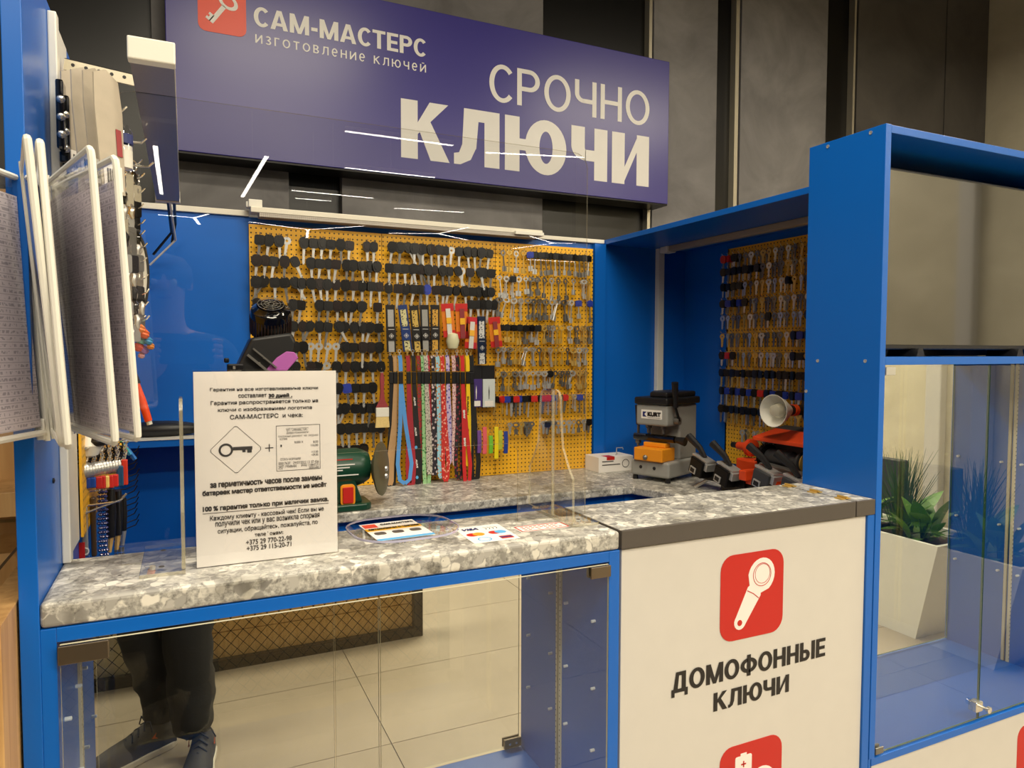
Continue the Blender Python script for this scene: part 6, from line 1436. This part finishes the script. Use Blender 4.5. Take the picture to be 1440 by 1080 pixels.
# legs: image-left leg steps outwards, image-right leg straight
jv('hipL', (-.15, -.25, .82), (.098, .10), 'pelvis'); jv('thL', (-.165, -.20, .64), (.082, .085), 'hipL'); jv('knL', (-.160, -.135, .46), (.080, .080), 'thL'); jv('shL', (-.128, -.15, .29), (.062, .066), 'knL'); jv('shlL', (-.105, -.158, .145), (.050, .052), 'shL'); jv('anL', (-.098, -.160, .075), (.036, .038), 'shlL')
jv('hipR', (.03, -.23, .82), (.098, .10), 'pelvis'); jv('thR', (.006, -.15, .64), (.094, .092), 'hipR'); jv('knR', (-.010, -.055, .46), (.084, .084), 'thR'); jv('shR', (-.004, -.045, .30), (.080, .080), 'knR'); jv('shlR', (.000, -.035, .135), (.074, .074), 'shR'); jv('anR', (.010, -.025, .07), (.040, .042), 'shlR')
for s_, nm in ((-1, 'l'), (1, 'r')):
    cx_ = -.06; hx = -.075 if s_ < 0 else .085
    jv('sh'+nm, (cx_+.185*s_, -.275, 1.385), (.062, .062), 'upchest'); jv('el'+nm, (cx_+.235*s_, -.20, 1.16), (.046, .046), 'sh'+nm); jv('fa'+nm, ((cx_+.235*s_+hx)/2, -.12, 1.25), (.040, .040), 'el'+nm)
    jv('wr'+nm, (hx+.012*s_, -.062, 1.315), (.027, .022), 'fa'+nm); jv('pa'+nm, (hx, -.047, 1.345), (.032, .016), 'wr'+nm)
    for k in range(4):
        bx, bz = hx+.016*s_, 1.352+.017*k
        jv('f%d0'%k+nm, (bx, -.040, bz), (.0085, .0085), 'pa'+nm); jv('f%d1'%k+nm, (bx+.004*s_, -.020, bz+.006), (.0078, .0078), 'f%d0'%k+nm); jv('f%d2'%k+nm, (bx-.010*s_, -.004, bz+.008), (.0070, .0070), 'f%d1'%k+nm); jv('f%d3'%k+nm, (bx-(.022+.003*(k % 2))*s_, -.003, bz+.008), (.0062, .0062), 'f%d2'%k+nm)
    jv('t0'+nm, (hx-.018*s_, -.046, 1.350), (.0105, .0105), 'pa'+nm); jv('t1'+nm, (hx-.030*s_, -.036, 1.368), (.0095, .0095), 't0'+nm); jv('t2'+nm, (hx-.032*s_, -.030, 1.388), (.0080, .0080), 't1'+nm)
me = bpy.data.meshes.new('body'); me.from_pydata(V, E_, []); bo = bpy.data.objects.new('tmp_body', me); COL.objects.link(bo)
sk = bo.modifiers.new('skin', 'SKIN'); sk.use_smooth_shade = True
bm = bmesh.new(); bm.from_mesh(me); ly = bm.verts.layers.skin.verify(); bm.verts.ensure_lookup_table()
for i, v in enumerate(bm.verts): v[ly].radius = R_[i]; v[ly].use_root = (i == 0)
bm.to_mesh(me); bm.free()
sb_ = bo.modifiers.new('sub', 'SUBSURF'); sb_.levels = 2; sb_.render_levels = 2
bpy.context.view_layer.update()
bme = bpy.data.meshes.new_from_object(bo.evaluated_get(bpy.context.evaluated_depsgraph_get())); bpy.data.objects.remove(bo)
bme.materials.clear()
for m_ in ('trouser', 'jacket', 'skin'): bme.materials.append(M[m_])
for p_ in bme.polygons:
    c_ = p_.center; p_.use_smooth = True
    if c_.z < .98: k_ = 0
    elif c_.z > 1.44 and abs(c_.x+.06) < .12: k_ = 2
    elif c_.y > -.070: k_ = 2
    else: k_ = 1
    p_.material_index = k_
from mathutils import noise as mn
for v in bme.vertices:
    if .10 < v.co.z < .95: v.co += v.normal*(mn.noise(Vector((v.co.x*9, v.co.y*9, v.co.z*22)))*.012)
for v in bme.vertices: v.co -= Vector((-.06, -.15, 0))
body = bpy.data.objects.new('body', bme); COL.objects.link(body); body.parent = pr; OFF[body] = OFF[pr]
# head details
hc_ = Vector((-.06, -.25, 1.60))
for s_ in (-1, 1):
    MB().lathe([(.001, -.006), (.008, -.004), (.011, 0), (.008, .004), (.001, .006)], hc_+Vector((.030*s_, .078, .005)), EY, 12).build('eye', 'letter', pr, smooth=True)
    MB().lathe([(.001, -.012), (.014, -.008), (.018, 0), (.012, .008), (.001, .010)], hc_+Vector((.078*s_, 0, 0)), (1, 0, .1), 10).build('ear', 'skin', pr, smooth=True)
MB().prism([(-.004, .03), (.004, .03), (.014, -.02), (0, -.026), (-.014, -.02)], hc_+Vector((0, .072, 0)), EX, EZ, (0, .022, 0)).build('nose', 'skin', pr, bevel=.004)
MB().tube([hc_+Vector((-.022, .070, -.045)), hc_+Vector((0, .080, -.047)), hc_+Vector((.022, .070, -.045))], [.003, .006, .003], 8).build('mouth', 'maroon', pr, smooth=True)
MB().lathe([(.086, -.01), (.092, .02), (.086, .06), (.062, .095), (.002, .112)], hc_+Vector((0, -.018, 0)), EZ, 20).build('hair', 'hair', pr, smooth=True)
# trainers
def shoe(heel, toe, lab):
    heel, toe = Vector(heel), Vector(toe); a = (toe-heel); L = a.length; a.normalize(); b = EZ.cross(a)
    secs = [(0, .030, .062), (.08, .036, .085), (.22, .038, .098), (.38, .038, .088), (.55, .044, .066), (.75, .048, .052), (.90, .040, .042), (1.0, .018, .030)]
    sh = MB(); vs = []; n = 10
    for s_, w_, h_ in secs:
        for k in range(n):
            q = pi*k/(n-1); vs.append(heel+a*(s_*L)+b*(w_*cos(q))+EZ*(.018+h_*sin(q)**.7))
    fs = [(i*n+k, i*n+k+1, (i+1)*n+k+1, (i+1)*n+k) for i in range(len(secs)-1) for k in range(n-1)]
    fs += [(i*n, (i+1)*n, (i+1)*n+n-1, i*n+n-1) for i in range(len(secs)-1)] + [tuple(range(n)), tuple((len(secs)-1)*n+k for k in range(n))]
    sh.add(vs, fs); o = sh.build('shoe', 'shoe', pr, smooth=True, label=lab)
    so = MB(); pts = [(s_*L, w_+.004) for s_, w_, h_ in secs]; pts[0] = (-.006, .024); pts[-1] = (L+.006, .012)
    so.prism([(p, w_) for p, w_ in pts]+[(p, -w_) for p, w_ in pts[::-1]], heel+EZ*.0005, a, b, (0, 0, .022)).build('sole', 'sole', o, bevel=.004)
    lc = MB()
    for k in range(5):
        s_ = .36+.075*k; h_ = .112-.011*k*1.0; c_ = heel+a*(s_*L)
        lc.tube([c_+b*.026+EZ*(h_-.014), c_+EZ*(h_+.002), c_-b*.026+a*.012+EZ*(h_-.014)], .0026, 5)
    c_ = heel+a*(.34*L)+EZ*.112
    lc.tube([c_, c_+b*.03+EZ*.012, c_+b*.045-EZ*.02], .0024, 5).tube([c_, c_-b*.03+EZ*.012, c_-b*.045-EZ*.02], .0024, 5)
    lc.build('laces', 'shoeblue', o)
    for s_ in (-1, 1): MB().prism([(0, 0), (.022, .008), (.006, .022), (.010, .010)], heel+a*(.26*L)+b*(.0385*s_)+EZ*.060, a, EZ, b*(.002*s_)).build('orange_mark', mat('rust_mark', rgb(190, 90, 50), .6), o)
shoe((-.065, -.175, 0), (-.300, -.045, 0), 'dark grey trainer pointing outwards')
shoe((.040, -.075, 0), (-.005, .195, 0), 'dark grey trainer pointing to the counter')
ph = thing('smartphone', 'black smartphone held up by the photographer', 'phone', (.005, -.02, 1.34))
MB().prism(rrect(.158, .074, .009, 4, .005, 1.372), (0, -.026, 0), EX, EZ, (0, .008, 0)).build('phone_body', 'blackgloss', ph, bevel=.001)
